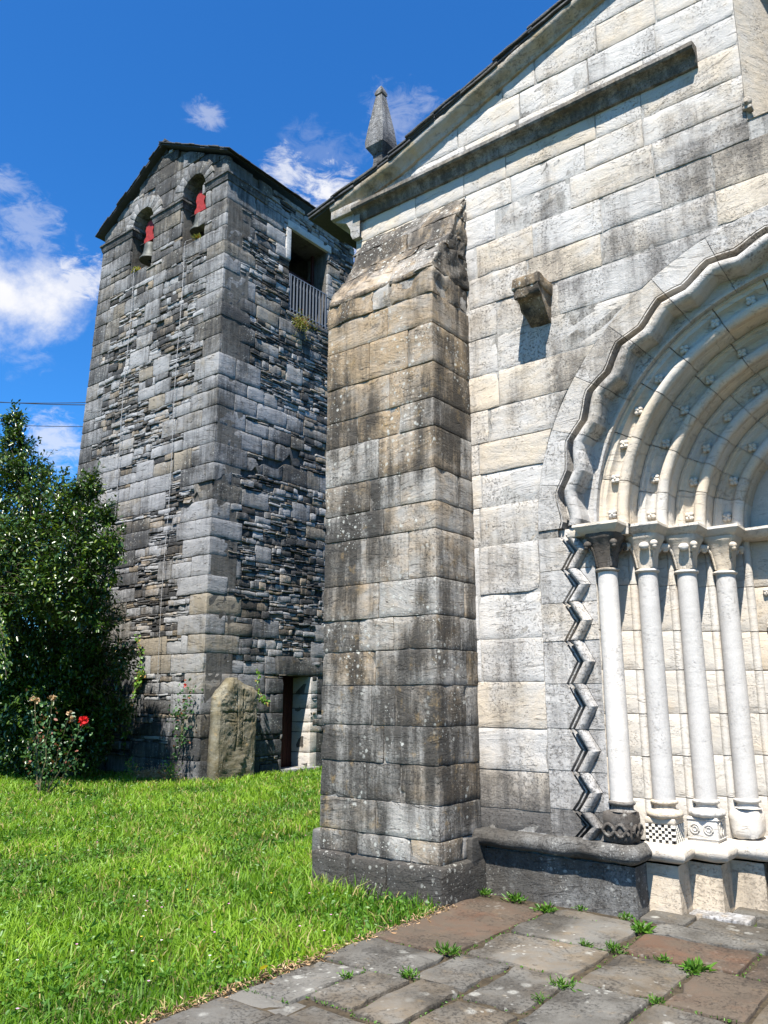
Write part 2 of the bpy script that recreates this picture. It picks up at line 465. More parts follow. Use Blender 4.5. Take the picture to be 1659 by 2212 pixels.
def flat_poly(mb, outer, holes, to3d, mat=0, tint=(.5, .3, .3), flip=False):
    loops = [[Vector((u, v, 0)) for u, v in outer]] + [[Vector((u, v, 0)) for u, v in h] for h in holes]
    tr = tessellate_polygon(loops)
    pts = [p for lp in loops for p in lp]
    mb.add([to3d(p.x, p.y) for p in pts], [tuple(reversed(t)) if flip else tuple(t) for t in tr], tint, mat)


def slab_poly(mb, outer, holes, to3d_a, to3d_b, mat=0, tint=(.5, .3, .3)):
    """a wall slab with holes: two faces and the reveals between"""
    flat_poly(mb, outer, holes, to3d_a, mat, tint)
    flat_poly(mb, outer, holes, to3d_b, mat, tint, True)
    for lp in [outer] + list(holes):
        n = len(lp)
        V = [to3d_a(u, v) for u, v in lp] + [to3d_b(u, v) for u, v in lp]
        mb.add(V, [(i, (i + 1) % n, n + (i + 1) % n, n + i) for i in range(n)], tint, mat)


def sweep_plan(mb, path, prof, seg=0.15, amp=0.004, tint=(.5, .3, .3), mat=0, tint_fn=None, closed=False):
    """sweep a profile of (outward, z) along a plan path with mitred corners; outward is to the right of travel"""
    n = len(path); mit = []
    for i in range(n):
        def nrm(a, b):
            dx, dy = b[0] - a[0], b[1] - a[1]; L = math.hypot(dx, dy); return (dy / L, -dx / L)
        if i == 0: mit.append(nrm(path[0], path[1]))
        elif i == n - 1: mit.append(nrm(path[-2], path[-1]))
        else:
            a, b = nrm(path[i - 1], path[i]), nrm(path[i], path[i + 1])
            d = 1 + a[0] * b[0] + a[1] * b[1]
            mit.append(((a[0] + b[0]) / d, (a[1] + b[1]) / d))
    rows = []
    for i in range(n - 1):
        a, b = path[i], path[i + 1]; L = math.hypot(b[0] - a[0], b[1] - a[1]); m = max(1, int(L / seg))
        for j in range(m + (1 if i == n - 2 else 0)):
            t = j / m
            rows.append((a[0] + (b[0] - a[0]) * t, a[1] + (b[1] - a[1]) * t, mit[i][0] + (mit[i + 1][0] - mit[i][0]) * t, mit[i][1] + (mit[i + 1][1] - mit[i][1]) * t))
    V = []; P = len(prof)
    for (x, y, mx, my) in rows:
        for (o, z) in prof:
            p = Vector((x + mx * o, y + my * o, z))
            V.append(p + noise.noise_vector(p * 5) * amp + noise.noise_vector(p * 19) * amp * .6)
    F = [(i * P + j, (i + 1) * P + j, (i + 1) * P + j + 1, i * P + j + 1) for i in range(len(rows) - 1) for j in range(P - 1)]
    F.append(tuple(range(P))); F.append(tuple((len(rows) - 1) * P + j for j in reversed(range(P))))
    mb.add(V, F, tint, mat)


def tube(mb, pts, rad, sides=6, tint=(.5, .3, .3), mat=0):
    pts = [Vector(p) for p in pts]
    if not isinstance(rad, (list, tuple)): rad = [rad] * len(pts)
    V = []
    for i, p in enumerate(pts):
        d = (pts[min(i + 1, len(pts) - 1)] - pts[max(i - 1, 0)]).normalized()
        u = d.cross(Vector((0, 0, 1)) if abs(d.z) < .9 else Vector((1, 0, 0))).normalized(); v2 = d.cross(u)
        for s in range(sides):
            a = 2 * PI * s / sides
            V.append(p + (u * math.cos(a) + v2 * math.sin(a)) * rad[i])
    F = [(i * sides + s, i * sides + (s + 1) % sides, (i + 1) * sides + (s + 1) % sides, (i + 1) * sides + s) for i in range(len(pts) - 1) for s in range(sides)]
    F.append(tuple(reversed(range(sides)))); F.append(tuple((len(pts) - 1) * sides + s for s in range(sides)))
    mb.add(V, F, tint, mat)


def lathe(mb, cx, cy, prof, sides=32, tint=(.5, .3, .3), amp=0.0, mat=0, fn=None):
    """prof: (radius, z); fn(theta, t) may scale the radius"""
    V = []
    for i, (r, z) in enumerate(prof):
        t = i / (len(prof) - 1)
        for s in range(sides):
            a = 2 * PI * s / sides
            rr = r * (fn(a, t) if fn else 1)
            p = Vector((cx + rr * math.cos(a), cy + rr * math.sin(a), z))
            if amp: p += noise.noise_vector(p * 11) * amp
            V.append(p)
    F = [(i * sides + s, i * sides + (s + 1) % sides, (i + 1) * sides + (s + 1) % sides, (i + 1) * sides + s) for i in range(len(prof) - 1) for s in range(sides)]
    F.append(tuple(reversed(range(sides)))); F.append(tuple((len(prof) - 1) * sides + s for s in range(sides)))
    mb.add(V, F, tint, mat)


def ball(mb, c, r, sc3=(1, 1, 1), n=8, tint=(.5, .2, .4), amp=0.0, mat=0):
    V = []; m = n
    for i in range(1, m):
        ph = PI * i / m
        for s in range(2 * n):
            a = 2 * PI * s / (2 * n)
            p = Vector((c[0] + r * sc3[0] * math.sin(ph) * math.cos(a), c[1] + r * sc3[1] * math.sin(ph) * math.sin(a), c[2] + r * sc3[2] * math.cos(ph)))
            if amp: p += noise.noise_vector(p * 14) * amp
            V.append(p)
    k = 2 * n
    F = [((i) * k + s, (i + 1) * k + s, (i + 1) * k + (s + 1) % k, i * k + (s + 1) % k) for i in range(m - 2) for s in range(k)]
    V.append(Vector((c[0], c[1], c[2] + r * sc3[2]))); V.append(Vector((c[0], c[1], c[2] - r * sc3[2])))
    F += [(len(V) - 2, s, (s + 1) % k) for s in range(k)] + [(len(V) - 1, (m - 2) * k + (s + 1) % k, (m - 2) * k + s) for s in range(k)]
    mb.add(V, F, tint, mat)


# ------------------------------------------------------------------ ground
mb = MB()
N = 90
gx = [-400 * (1 - i / 20) ** 2.2 - 22 for i in range(20)] + [-22 + i * 0.4 for i in range(56)] + [1 + 400 * (i / 12) ** 2 for i in range(13)]
gy = [-400 * (1 - i / 14) ** 2 - 4 for i in range(14)] + [-4 + i * 0.4 for i in range(56)] + [19 + 600 * (i / 12) ** 2 for i in range(13)]
V = []
for y in gy:
    for x in gx:
        nz = noise.noise(Vector((x * .5, y * .5, 0))) * 0.02 if abs(x) < 25 and abs(y) < 25 and x < -3.9 else 0
        V.append((x, y, -0.045 + nz))
nx = len(gx)
mb.add(V, [(j * nx + i, j * nx + i + 1, (j + 1) * nx + i + 1, (j + 1) * nx + i) for j in range(len(gy) - 1) for i in range(nx - 1)])
gm, k, b, out = new_mat('turf_soil')
co = k.node('ShaderNodeTexCoord').outputs['Object']
c = k.mix(k.ramp(k.noise(co, 3, 6, 0.7), 0.35, 0.65), (0.035, 0.075, 0.010), (0.085, 0.075, 0.028))
k.l.new(c, b.inputs['Base Color']); b.inputs['Roughness'].default_value = 1
bp = k.node('ShaderNodeBump'); bp.inputs['Strength'].default_value = 1; bp.inputs['Distance'].default_value = 0.03
k.l.new(k.noise(co, 40, 5, .7), bp.inputs['Height']); k.l.new(bp.outputs[0], b.inputs['Normal'])
tag(mb.build('ground', gm), kind='structure')

# paving: big slabs on a bed of soil
slabs = [(-3.74, 4.62, -3.06, 6.00, 'r', .35), (-3.70, 4.08, -3.05, 4.61, 's', .15), (-3.68, 3.42, -3.30, 4.07, 's', .1), (-3.29, 3.54, -2.96, 4.07, 's', .55),
         (-3.04, 4.70, -2.27, 5.30, 's', .5), (-3.05, 5.31, -2.30, 5.90, 's', .35), (-3.04, 4.14, -2.66, 4.69, 's', .25), (-2.95, 3.50, -2.65, 4.13, 's', .55),
         (-2.64, 4.05, -2.25, 4.69, 's', .4), (-2.64, 3.30, -2.25, 4.04, 's', .6), (-2.24, 4.66, -1.76, 5.33, 's', .6), (-2.24, 3.95, -1.78, 4.65, 's', .15),
         (-2.26, 5.34, -1.52, 5.86, 'r', .5), (-1.75, 4.62, -1.30, 5.33, 'r', .3), (-1.77, 3.80, -1.32, 4.61, 's', .5), (-2.28, 5.87, -1.28, 6.16, 's', .15),
         (-1.51, 5.34, -0.70, 5.86, 'r', .4), (-3.04, 5.91, -2.30, 6.10, 's', .4), (-1.27, 5.87, -0.2, 6.16, 's', .3)]
mb = MB()
for (x0, y0, x1, y1, t, wv) in slabs:
    g = 0.011
    zt = random.uniform(-0.006, 0.006)
    rbox(mb, x0 + g, x1 - g, y0 + g, y1 - g, -0.09, zt, 0.014, 0.05, 0.016, field(random.uniform(.25, .5), .45, .05, wv, 1.8), mat=1 if t == 'r' else 0, freq=2.6, chips=5, crad=.10, cdep=.03)
for (x0, y0, x1, y1, zt) in [(-2.44, 6.17, -2.1, 6.5, .004), (-2.09, 6.17, -1.55, 6.5, -.004), (-2.19, 6.51, -1.75, 6.74, .006), (-1.94, 6.75, -1.5, 6.98, .004), (-1.54, 6.17, -.9, 6.6, .002), (-1.74, 6.61, -1.0, 6.74, .0)]:
    rbox(mb, x0 + .008, x1 - .008, y0 + .008, y1 - .008, -.09, zt, .012, .06, .009, (.6, .45, .4), freq=3, mat=2 if zt > .005 else 0)
y = 3.28
while y > -4.5:
    h = random.uniform(.45, .75); x = -3.68
    while x < 4:
        wd = random.uniform(.4, .95)
        rbox(mb, x + .011, min(x + wd, 4) - .011, y - h + .011, y - .011, -0.09, random.uniform(-.006, .006), 0.014, 0.14, 0.009, rt(.35, .35), mat=1 if random.random() < .12 else 0, freq=3)
        x += wd
    y -= h
for (xa, xb, ya, yb) in [(-3.68, -2.26, 3.28, 3.5), (-1.30, 4, 3.28, 5.33), (-2.24, -1.32, 3.28, 3.79), (-0.69, 4, 5.34, 6.16)]:
    yy = ya
    while yy < yb - .08:
        h = min(random.uniform(.5, .7), yb - yy); x = xa
        while x < xb - .08:
            wd = min(random.uniform(.4, .9), xb - x)
            rbox(mb, x + .011, x + wd - .011, yy + .011, yy + h - .011, -0.09, random.uniform(-.02, -.012), 0.014, 0.14, 0.009, rt(.35, .35), freq=3)
            x += wd
        yy += h
tag(mb.build('paving', [M['slab'], M['rust'], M['cornice']]), kind='structure')
mb = MB(); mb.add([(-3.74, -4.6, -0.022), (4.1, -4.6, -0.022), (4.1, 6.4, -0.022), (-3.74, 6.4, -0.022)], [(0, 1, 2, 3)])
tag(mb.build('paving_bed', M['soil'], smooth=None), kind='structure')

# ------------------------------------------------------------------ the church
XC, YF = -0.76, 6.25
church = thing('church', (XC, YF, 0), 'pale stone church front with a carved round-arched portal, corner buttress and slate gable roof', 'church')
XL = -5.27; XR = 2 * XC - XL
SP = 3.0


def arc_x(z, R):
    if z <= SP: return XC - R
    d = R * R - (z - SP) ** 2
    return XC - (math.sqrt(d) if d > 0 else 0)


def rake(x):        # underside of the roof verge
    xx = x if x <= XC else 2 * XC - x
    return 7.69 + .34 * (xx + 3.64) if xx > -4.6 else 7.363 + .235 * (xx + 4.6)


# wall core with the portal and the window cut out of it
RB = 2.2
arch = [(XC + RB * math.cos(PI * i / 40) * -1, SP + RB * math.sin(PI * i / 40)) for i in range(41)]
outer = [(XL, 0), (XL, 7.1), (-4.6, rake(-4.6) - .05), (XC, rake(XC) - .05), (2 * XC + 4.6, rake(-4.6) - .05), (XR, 7.1), (XR, 0), (XC + RB, 0)] + list(reversed(arch)) + [(XC - RB, 0)]
WZ0, WZ1, WH = 6.18, 7.75, 0.34
hole = [(XC - WH, WZ0), (XC + WH, WZ0)] + [(XC + WH * math.cos(PI * i / 12), WZ1 + WH * math.sin(PI * i / 12)) for i in range(13)]
mb = MB()
slab_poly(mb, outer, [hole], lambda u, v: (u, YF + .0055, v), lambda u, v: (u, YF + .75, v), tint=(.6, .25, .3))
mb.build('wall_core', M['mortar'], church, smooth=None)
# side walls and back
mb = MB()
rbox(mb, XL, XL + .7, YF + .76, 22, 0, 7.05, .02, .8, .005, rt(.5, .4))
mb.build('side_wall', M['facade'], church); mb = MB()
rbox(mb, XR - .7, XR, YF + .76, 22, 0, 7.05, .02, .8, .005, rt(.5, .4))
mb.build('side_wall', M['facade'], church); mb = MB()
rbox(mb, XL + .7, XR - .7, 21.3, 22, 0, 7.05, .02, .8, .005, rt(.5, .4))
mb.build('side_wall', M['facade'], church)

joints = [.49, .66, .97, 1.32, 1.71, 2.08, 2.48, 2.93, 3.30, 3.62, 3.92, 4.25, 4.61, 4.99, 5.33, 5.65, 6.0, 6.33, 6.62, 6.93, 7.22, 7.52, 7.83, 8.12, 8.43, 8.75, 9.05]
mb = MB()
RST = 2.38          # outer edge of the arch strip


def facade_dirt(x, z):
    d = .31 + .34 * noise.noise(Vector((x * 1.3, 0, z * 1.0))) * .8 + .30 * noise.noise(Vector((x * 3.6, 4, z * 1.5)))
    if z < .97: d += .28
    if z < .66: d += .2
    if -3.15 < x < -2.6 and z < 3: d += .10
    if 5.0 < z < 6.2 and x > -3.0: d += .07
    if -2.95 < x < -2.6 and 3.6 < z < 5.3: d += .24
    if 5.7 < z < 6.9 and x > -1.8: d += .12
    if z > 6.2: d -= .12
    if 6.6 < z < 7 and x < -3.7: d -= .2
    return d


def place_block(x0, x1, z0, z1):
    xm, zm = (x0 + x1) / 2, (z0 + z1) / 2
    j = YF + random.uniform(-.006, .005)
    wv = min(.85, max(.1, random.gauss(.42, .17)))
    fr_, fo_ = random.random(), random.uniform(-.05, .05) + (random.random() < .10) * .12
    tint = lambda p: (fr_, min(1, max(0, facade_dirt(p[0], p[2]) + fo_)), wv)
    top = 9.6
    lft = xm < XC

    def wp(p):
        x, y, z = p
        # follow the arch on the inner side
        zz = min(max(z, z0), z1)
        if z1 > .3 and z0 < SP + RST:
            e = arc_x(zz, RST)
            if x1 > XC and lft: e1 = e
            else: e1 = None
            if lft and x1 >= arc_x(z0, RST) - 1e-6:
                x = x0 + (x - x0) * (e - x0) / (x1 - x0) if e > x0 + .02 else min(x, e)
            elif (not lft) and x0 <= 2 * XC - arc_x(z0, RST) + 1e-6:
                er = 2 * XC - e
                x = x1 - (x1 - x) * (x1 - er) / (x1 - x0) if er < x1 - .02 else max(x, er)
        zt = rake(x) + .02
        return (x, y, min(z, zt))
    ga, gb = random.uniform(.001, .008), random.uniform(.001, .008)
    rbox(mb, x0 + ga, x1 - .004, j, YF + .09, z0 + gb, z1 - .003, .006, .055, .0055, tint, wp, freq=6, chips=random.choice((0, 1, 2, 3, 5)), crad=.07, cdep=.028)


def row(xa, xb, z0, z1, wmin=.42, wmax=1.0):
    L = xb - xa
    if L < .06: return
    n = max(1, int(round(L / random.uniform(wmin + .1, wmax - .1))))
    cuts = [0] + sorted((i + random.uniform(-.22, .22)) / n for i in range(1, n)) + [1]
    for a, c2 in zip(cuts, cuts[1:]): place_block(xa + L * a, xa + L * c2, z0, z1)


for z0, z1 in zip(joints, joints[1:]):
    zr0 = rake(XC)
    # left limit under the gable
    xl = XL
    while rake(xl) < z0 + .03 and xl < XC: xl += .05
    if xl >= XC: continue
    xr = 2 * XC - xl
    e = arc_x(z0, RST)
    if z0 < SP + RST - .02:
        if z1 > SP + RST:                # the course that caps the arch
            row(xl, -2.4, z0, z1); row(-2.4, XC, z0, z1); row(XC, .9, z0, z1); row(.9, xr, z0, z1)
        else:
            row(xl, e, z0, z1); row(2 * XC - e, xr, z0, z1)
    elif z1 > WZ0 and z0 < WZ1 + WH - .05:
        row(xl, XC - WH, z0, z1); row(XC + WH, xr, z0, z1)
    else:
        row(xl, XC, z0, z1); row(XC, xr, z0, z1)
fw = mb.build('facade_wall', M['facade'], church)

# splayed window above the portal
mb = MB()
fo = [(XC - WH, WZ0 + i * (WZ1 - WZ0) / 5) for i in range(5)] + [(XC - WH * math.cos(PI * i / 14), WZ1 + WH * math.sin(PI * i / 14)) for i in range(15)] + [(XC + WH, WZ1 - i * (WZ1 - WZ0) / 5) for i in range(1, 6)]
V = []
for (d, s) in ((-.004, 1.0), (.012, .985), (.45, .30), (.6, .30)):
    for (u, z) in fo:
        V.append((XC + (u - XC) * s, YF + d, WZ0 + (z - WZ0) * (1 - (1 - s) * .25)))
n = len(fo)
F = [(j * n + i, j * n + (i + 1) % n, (j + 1) * n + (i + 1) % n, (j + 1) * n + i) for j in range(3) for i in range(n)]
mb.add(V, F, (.7, .15, .6))
win = mb.build('window', M['facade'], church, smooth=30)
mb = MB(); mb.add([(XC - .12, YF + .59, WZ0), (XC + .12, YF + .59, WZ0), (XC + .12, YF + .59, WZ1 + .3), (XC - .12, YF + .59, WZ1 + .3)], [(0, 1, 2, 3)])
mb.build('pane', M['black'], win, smooth=None)
# worn carved head at the corner of the window sill
mb = MB()
ball(mb, (-1.085, 6.235, 6.33), .038, (1, .9, 1.25), 8, (.5, .35, .7), .008)
ball(mb, (-1.085, 6.20, 6.315), .014, (1, 1, 1), 6, (.5, .35, .7), .003)
rbox(mb, -1.125, -1.05, 6.215, 6.30, 6.265, 6.295, .012, .04, .005, (.5, .4, .6))
mb.build('carved_head', M['facade'], church)

# corner buttress
PX0, PX1, PY = -5.10, -3.80, 5.61
pz = [.27, .45, .72, 1.03, 1.34, 1.68, 1.98, 2.27, 2.59, 3.02, 3.27, 3.57, 3.96, 4.23, 4.58, 4.97, 5.28, 5.54, 5.88, 6.05, 6.31, 6.60]


def yfront(z):
    T = [(5.54, 0), (5.545, 0.0), (5.88, .20), (5.90, .24), (6.05, .33), (6.07, .36), (6.31, .42), (6.6, .63)]
    if z <= 5.54: return 0
    for (a, u), (c2, v2) in zip(T, T[1:]):
        if z <= c2: return u + (v2 - u) * (z - a) / (c2 - a)
    return .63


mb = MB()
cut_mem = .5
for i, (z0, z1) in enumerate(zip(pz, pz[1:])):
    xs = [PX0]
    n = 2 if i % 2 else 3
    base = [.38, .7] if n == 3 else [.56]
    for q in base: xs.append(PX0 + 1.3 * (q + random.uniform(-.09, .09)))
    xs.append(PX1)
    shrink = (lambda z: 0) if z1 <= 5.55 else yfront
    brown = .75 if 3.9 < z0 < 6.2 else (.35 if z0 > 1.5 else .2)

    def wp(p, z0=z0):
        t = (p[1] - PY) / (YF + .03 - PY)
        o = yfront(p[2]) if p[2] > 5.54 else 0
        return (p[0] - (.02 if p[2] > 5.9 and p[0] < -5 else 0), PY + o + t * (YF + .03 - PY - o), p[2])
    AMP = .005 if z0 < 5.2 else .032
    for k2, (a, c2) in enumerate(zip(xs, xs[1:])):
        dirt = .42 if z0 < 1.4 else .30
        if z0 > 5.2: dirt = .32
        if z0 > 3.9: dirt += .08
        jy = random.uniform(-.006, .006)
        tint = lambda: field(dirt + .05, .42, .07, min(1, max(0, random.gauss(brown, .18))), 1.3)
        g = .0025
        last = k2 == len(xs) - 2
        if last and random.random() < .55 and z1 < 5.6:
            dd = random.uniform(.34, .46)
            rbox(mb, a + g, c2, PY + jy, PY + dd - g, z0 + g, z1 - g, .008, .05, AMP, tint(), wp, chips=random.choice((2, 4, 6)), crad=.07, cdep=.016)
            rbox(mb, a + .2, c2 + random.uniform(-.006, .004), PY + dd + g, YF + .03, z0 + g, z1 - g, .012, .08, .007, tint(), wp)
        else:
            rbox(mb, a + g, c2 - (0 if last else g), PY + jy, YF + .03, z0 + g, z1 - g, .008, .05, AMP, tint(), wp, chips=random.choice((2, 4, 6)), crad=.07, cdep=.016)
# drip edge on the set-off
rbox(mb, PX0 + .0, PX1 + .004, PY - .004, PY + .2, 5.51, 5.56, .012, .06, .014, (.4, .5, .8), chips=8, crad=.12, cdep=.03)
buttress = mb.build('buttress', M['pier'], church)
mb = MB()
rbox(mb, PX0 + .016, PX1 - .015, PY + .015, YF, 0, 5.5, .01, .5, 0, (.7, .42, .5))
mb.build('mortar_core', M['mortar'], buttress)
mb = MB()
for a, c2 in ((-5.13, -4.72), (-4.71, -4.30), (-4.29, -3.74)):
    rbox(mb, a, c2, 5.535, YF + .02 if c2 > -3.8 else 6.0, -.08, .27 + random.uniform(-.01, .01), .03, .08, .012, rt(.7, .3))
rbox(mb, -5.21, -5.10, 5.62, 6.2, -.08, .43, .03, .08, .012, rt(.5, .6))
rbox(mb, -3.80, -3.745, 6.0, YF, .2, .44, .02, .08, .008, rt(.7, .3))
mb.build('plinth', M['ledge'], buttress)

# horizontal cornice and raking cornice
mb = MB()
prof = [(-.10, 7.085), (.0, 7.085), (.128, 7.05), (.135, 7.005), (.12, 6.985), (.10, 6.982), (.07, 6.968), (.05, 6.94), (.045, 6.90), (.03, 6.875), (.0, 6.87), (-.1, 6.87)]
sweep_plan(mb, [(XL + .02, YF), (-1.43, YF)], prof, .1, .004, (.5, .55, .5))
prof2 = [(-.10, 7.09), (.0, 7.09), (.30, 7.06), (.31, 7.0), (.22, 6.95), (.10, 6.90), (.04, 6.80), (.03, 6.72), (.0, 6.66), (-.1, 6.66)]
sweep_plan(mb, [(XL, 20), (XL, YF - .06)], prof2, .6, .004, (.5, .3, .5))
# kneeler at the left corner
rbox(mb, XL - .30, XL + .14, YF - .11, YF + .12, 6.99, 7.10, .012, .08, .004, (.5, .3, .5))
mb.build('cornice', M['cornice'], church)
mb = MB()
for side in (1, -1):
    V = []; rows = 0
    x = XL - .3
    while x <= XC + 1e-6:
        rj = 0.004 * noise.noise(Vector((x * 4, 0, 0)))
        jn = -.008 if (int((x + 9) / .06) % 12 == 0) else 0
        for (o, dz) in [(-.02, .03), (.125, .03), (.13, -.01), (.115, -.035), (.09, -.06), (.05, -.085), (.035, -.12), (.03, -.135), (0, -.14), (-.02, -.14)]:
            xx = x if side == 1 else 2 * XC - x
            V.append((xx, YF - o - (jn if o > 0 else 0) + rj, rake(x) + dz + .01))
        rows += 1; x += .06
    P = 10
    F = [(i * P + j, (i + 1) * P + j, (i + 1) * P + j + 1, i * P + j + 1) for i in range(rows - 1) for j in range(P - 1)]
    F.append(tuple(range(P)))
    if side == -1: F = [tuple(reversed(f)) for f in F]
    mb.add(V, F, (.5, .22, .62))
mb.build('raking_cornice', M['cornice'], church, smooth=40)

# roof: slate slab with a ragged shingled verge
mb = MB()
EAVE = XL - .58
for side in (1, -1):
    mx = (lambda x: x) if side == 1 else (lambda x: 2 * XC - x)
    V = []
    xs = [EAVE, -4.6, XC]
    for yy in (YF - .12, 22.4):
        for x in xs:
            V += [(mx(x), yy, rake(x) + .035), (mx(x), yy, rake(x) + .10)]
    F = [(0, 2, 8, 6), (2, 4, 10, 8), (1, 7, 9, 3), (3, 9, 11, 5), (0, 1, 3, 2), (2, 3, 5, 4), (6, 8, 9, 7), (8, 10, 11, 9), (0, 6, 7, 1)]
    mb.add(V, F, (.3, .3, .3))
    # verge slates: overlapping up the slope
    x = EAVE - .02
    while x < XC - .02:
        wd = random.uniform(.20, .46)
        for lay in range(3):
            jz = lay * .022 + .045
            y0 = YF - .155 + random.uniform(-.02, .025) + (lay == 1) * .02
            tl = random.uniform(.012, .03)

            def wp(p, x=x, wd=wd, jz=jz, tl=tl):
                t = (p[0] - x) / wd
                return (mx(p[0]), p[1], p[2] + rake(p[0]) + jz + (1 - t) * tl)
            rbox(mb, x - .03, x + wd + .02, y0, YF + .5, 0, .026, .006, .09, .007, rt(.3, .3), wp, freq=9)
        x += wd
    # eave slates
    y = YF - .1
    while y < 22:
        wd = random.uniform(.3, .5)
        rbox(mb, EAVE - .05 + random.uniform(-.02, .02), EAVE + .5, y, y + wd - .01, 0, .03, .006, .15, .006, rt(.3, .3), lambda p: (mx(p[0]), p[1], p[2] + rake(p[0]) + .10), freq=9)
        y += wd
roof = mb.build('roof', M['slate'], church, smooth=30)

# obelisk pinnacle
mb = MB()
ox, oy = -5.20, 6.62


def sq_loft(mb, cx, cy, secs, rot=0.0, tint=(.5, .4, .3), amp=.004, sub=3):
    V = []; k2 = 4 * sub
    for (h, z) in secs:
        pts = []
        cs = [(-h, -h), (h, -h), (h, h), (-h, h)]
        for i in range(4):
            a, b2 = cs[i], cs[(i + 1) % 4]
            for j in range(sub): pts.append((a[0] + (b2[0] - a[0]) * j / sub, a[1] + (b2[1] - a[1]) * j / sub))
        for (x, y) in pts:
            p = Vector((cx + x * math.cos(rot) - y * math.sin(rot), cy + x * math.sin(rot) + y * math.cos(rot), z))
            V.append(p + noise.noise_vector(p * 9) * amp)
    F = [(i * k2 + s, i * k2 + (s + 1) % k2, (i + 1) * k2 + (s + 1) % k2, (i + 1) * k2 + s) for i in range(len(secs) - 1) for s in range(k2)]
    F.append(tuple(reversed(range(k2)))); F.append(tuple((len(secs) - 1) * k2 + s for s in range(k2)))
    mb.add(V, F, tint)


sq_loft(mb, ox, oy, [(.12, 7.0), (.12, 7.6), (.08, 7.72), (.065, 7.90), (.07, 7.96), (.135, 8.06), (.14, 8.13), (.115, 8.34), (.086, 8.53), (.060, 8.71), (.047, 8.80), (.038, 8.81), (.056, 8.82), (.057, 8.85), (.04, 8.90), (.016, 8.95), (.005, 8.965)], 0.0, (.6, .42, .2))
mb.build('obelisk_pinnacle', M['tower'], church, smooth=25)

# corbel
mb = MB()
prof = [(6.30, 5.34), (6.05, 5.30), (5.975, 5.27), (5.965, 5.20), (5.972, 5.135), (5.985, 5.125), (6.02, 5.125), (6.06, 5.10), (6.10, 5.05), (6.15, 5.0), (6.20, 4.965), (6.26, 4.93), (6.32, 4.93)]
nxs = 6; V = []
for i in range(nxs + 1):
    t = i / nxs
    for (y, z) in prof:
        wsc = 1 if z > 5.12 else .80 + .2 * max(0, (z - 4.93) / .2)
        p = Vector((-3.02 + (t - .5) * .245 * wsc, y, z))
        V.append(p + noise.noise_vector(p * 16) * .016)
P = len(prof)
F = [(i * P + j, i * P + j + 1, (i + 1) * P + j + 1, (i + 1) * P + j) for i in range(nxs) for j in range(P - 1)]
F.append(tuple(range(P))); F.append(tuple(nxs * P + j for j in reversed(range(P))))
mb.add(V, F, (.5, .40, .75))
rbox(mb, -3.160, -2.882, 5.952, 6.3, 5.205, 5.325, .02, .04, .014, (.5, .25, .9), freq=9)
mb.build('corbel', M['pier'], church, smooth=40)

# -------- portal
cxy = [(-2.545 + .243 * i, 6.28 + .252 * i) for i in range(4)]           # column centres
Cn = [(-2.635 + .243 * i, 6.25 + .252 * i) for i in range(5)]            # stepped jamb corners
mb = MB()
jz = [.49, .80, 1.12, 1.45, 1.80, 2.12, 2.50, 2.90]
for i in range(5):
    x1, y0 = Cn[i]
    for z0, z1 in zip(jz, jz[1:]):
        d = random.uniform(.01, .01)
        tint = (random.random(), random.uniform(.1, .25), random.uniform(.2, .5))
        xs = x1 - .243 if i else x1 - .02
        ys = y0 if i else y0 + .012
        rbox(mb, xs - .05, x1, ys, y0 + .34, z0 + .0015, z1 - .0015, .005, .08, .004, tint, chips=2, crad=.05, cdep=.01)
        if i: lathe(mb, x1 - .028, ys + .022, [(.036, z0 + .004), (.036, z1 - .004)], 14, tint, .0)
# inner door jamb carrying a row of flowers
x4, y4 = Cn[4]
for z0, z1 in zip(jz, jz[1:]):
    rbox(mb, x4 - .02, x4 + .245, y4 + .06, y4 + .5, z0 + .003, z1 - .003, .012, .12, .003, rt(.12, .5))
rbox(mb, x4 - .4, x4 + .28, y4 + .02, y4 + .6, 2.90, 3.02, .012, .12, .003, rt(.12, .5))
jamb = mb.build('jamb', M['portal'], church)
mb.mirrored(XC).build('jamb', M['portal'], church)


def rosette(mb, c, r, n=(0, -1, 0), tint=(.6, .1, .5)):
    """four-lobed flower boss lying on a surface with normal n"""
    n = Vector(n).normalized()
    u = n.cross(Vector((0, 0, 1))) if abs(n.z) < .9 else n.cross(Vector((1, 0, 0)))
    u.normalize(); v = n.cross(u)
    c = Vector(c)
    for a in (45, 135, 225, 315):
        a = math.radians(a)
        ball(mb, c + (u * math.cos(a) + v * math.sin(a)) * r * .52 + n * r * .25, r * .52, n=5, tint=tint, amp=.003)
    ball(mb, c + n * r * .5, r * .3, n=5, tint=tint)


for z in (1.05, 1.33, 1.61, 1.89, 2.17, 2.45):
    mb = MB(); rosette(mb, (x4 + .10, y4 + .055, z), .036)
    mb.build('rosette', M['portal'], jamb)

# chevron band: jamb part and arch part
mb = MB()
prof = [(.118, 0), (.114, -.035), (.094, -.037), (.091, .006), (.078, .006), (.074, -.042), (.052, -.045), (.046, -.004)]
for a in range(0, 181, 20):
    prof.append((.045 * math.cos(math.radians(a)), .010 + .052 * math.sin(math.radians(a))))
prof += [(-.050, -.008), (-.056, .0)]
prof_j = prof
prof_a = [(.160, 0), (.157, -.03), (.148, -.032), (.145, .008), (.134, .010), (.130, -.12), (.074, -.14), (.056, -.06)] + [(.056 * math.cos(math.radians(a)), .020 + .068 * math.sin(math.radians(a))) for a in range(-25, 196, 20)] + [(-.058, -.03), (-.062, -.115), (-.066, -.118)]


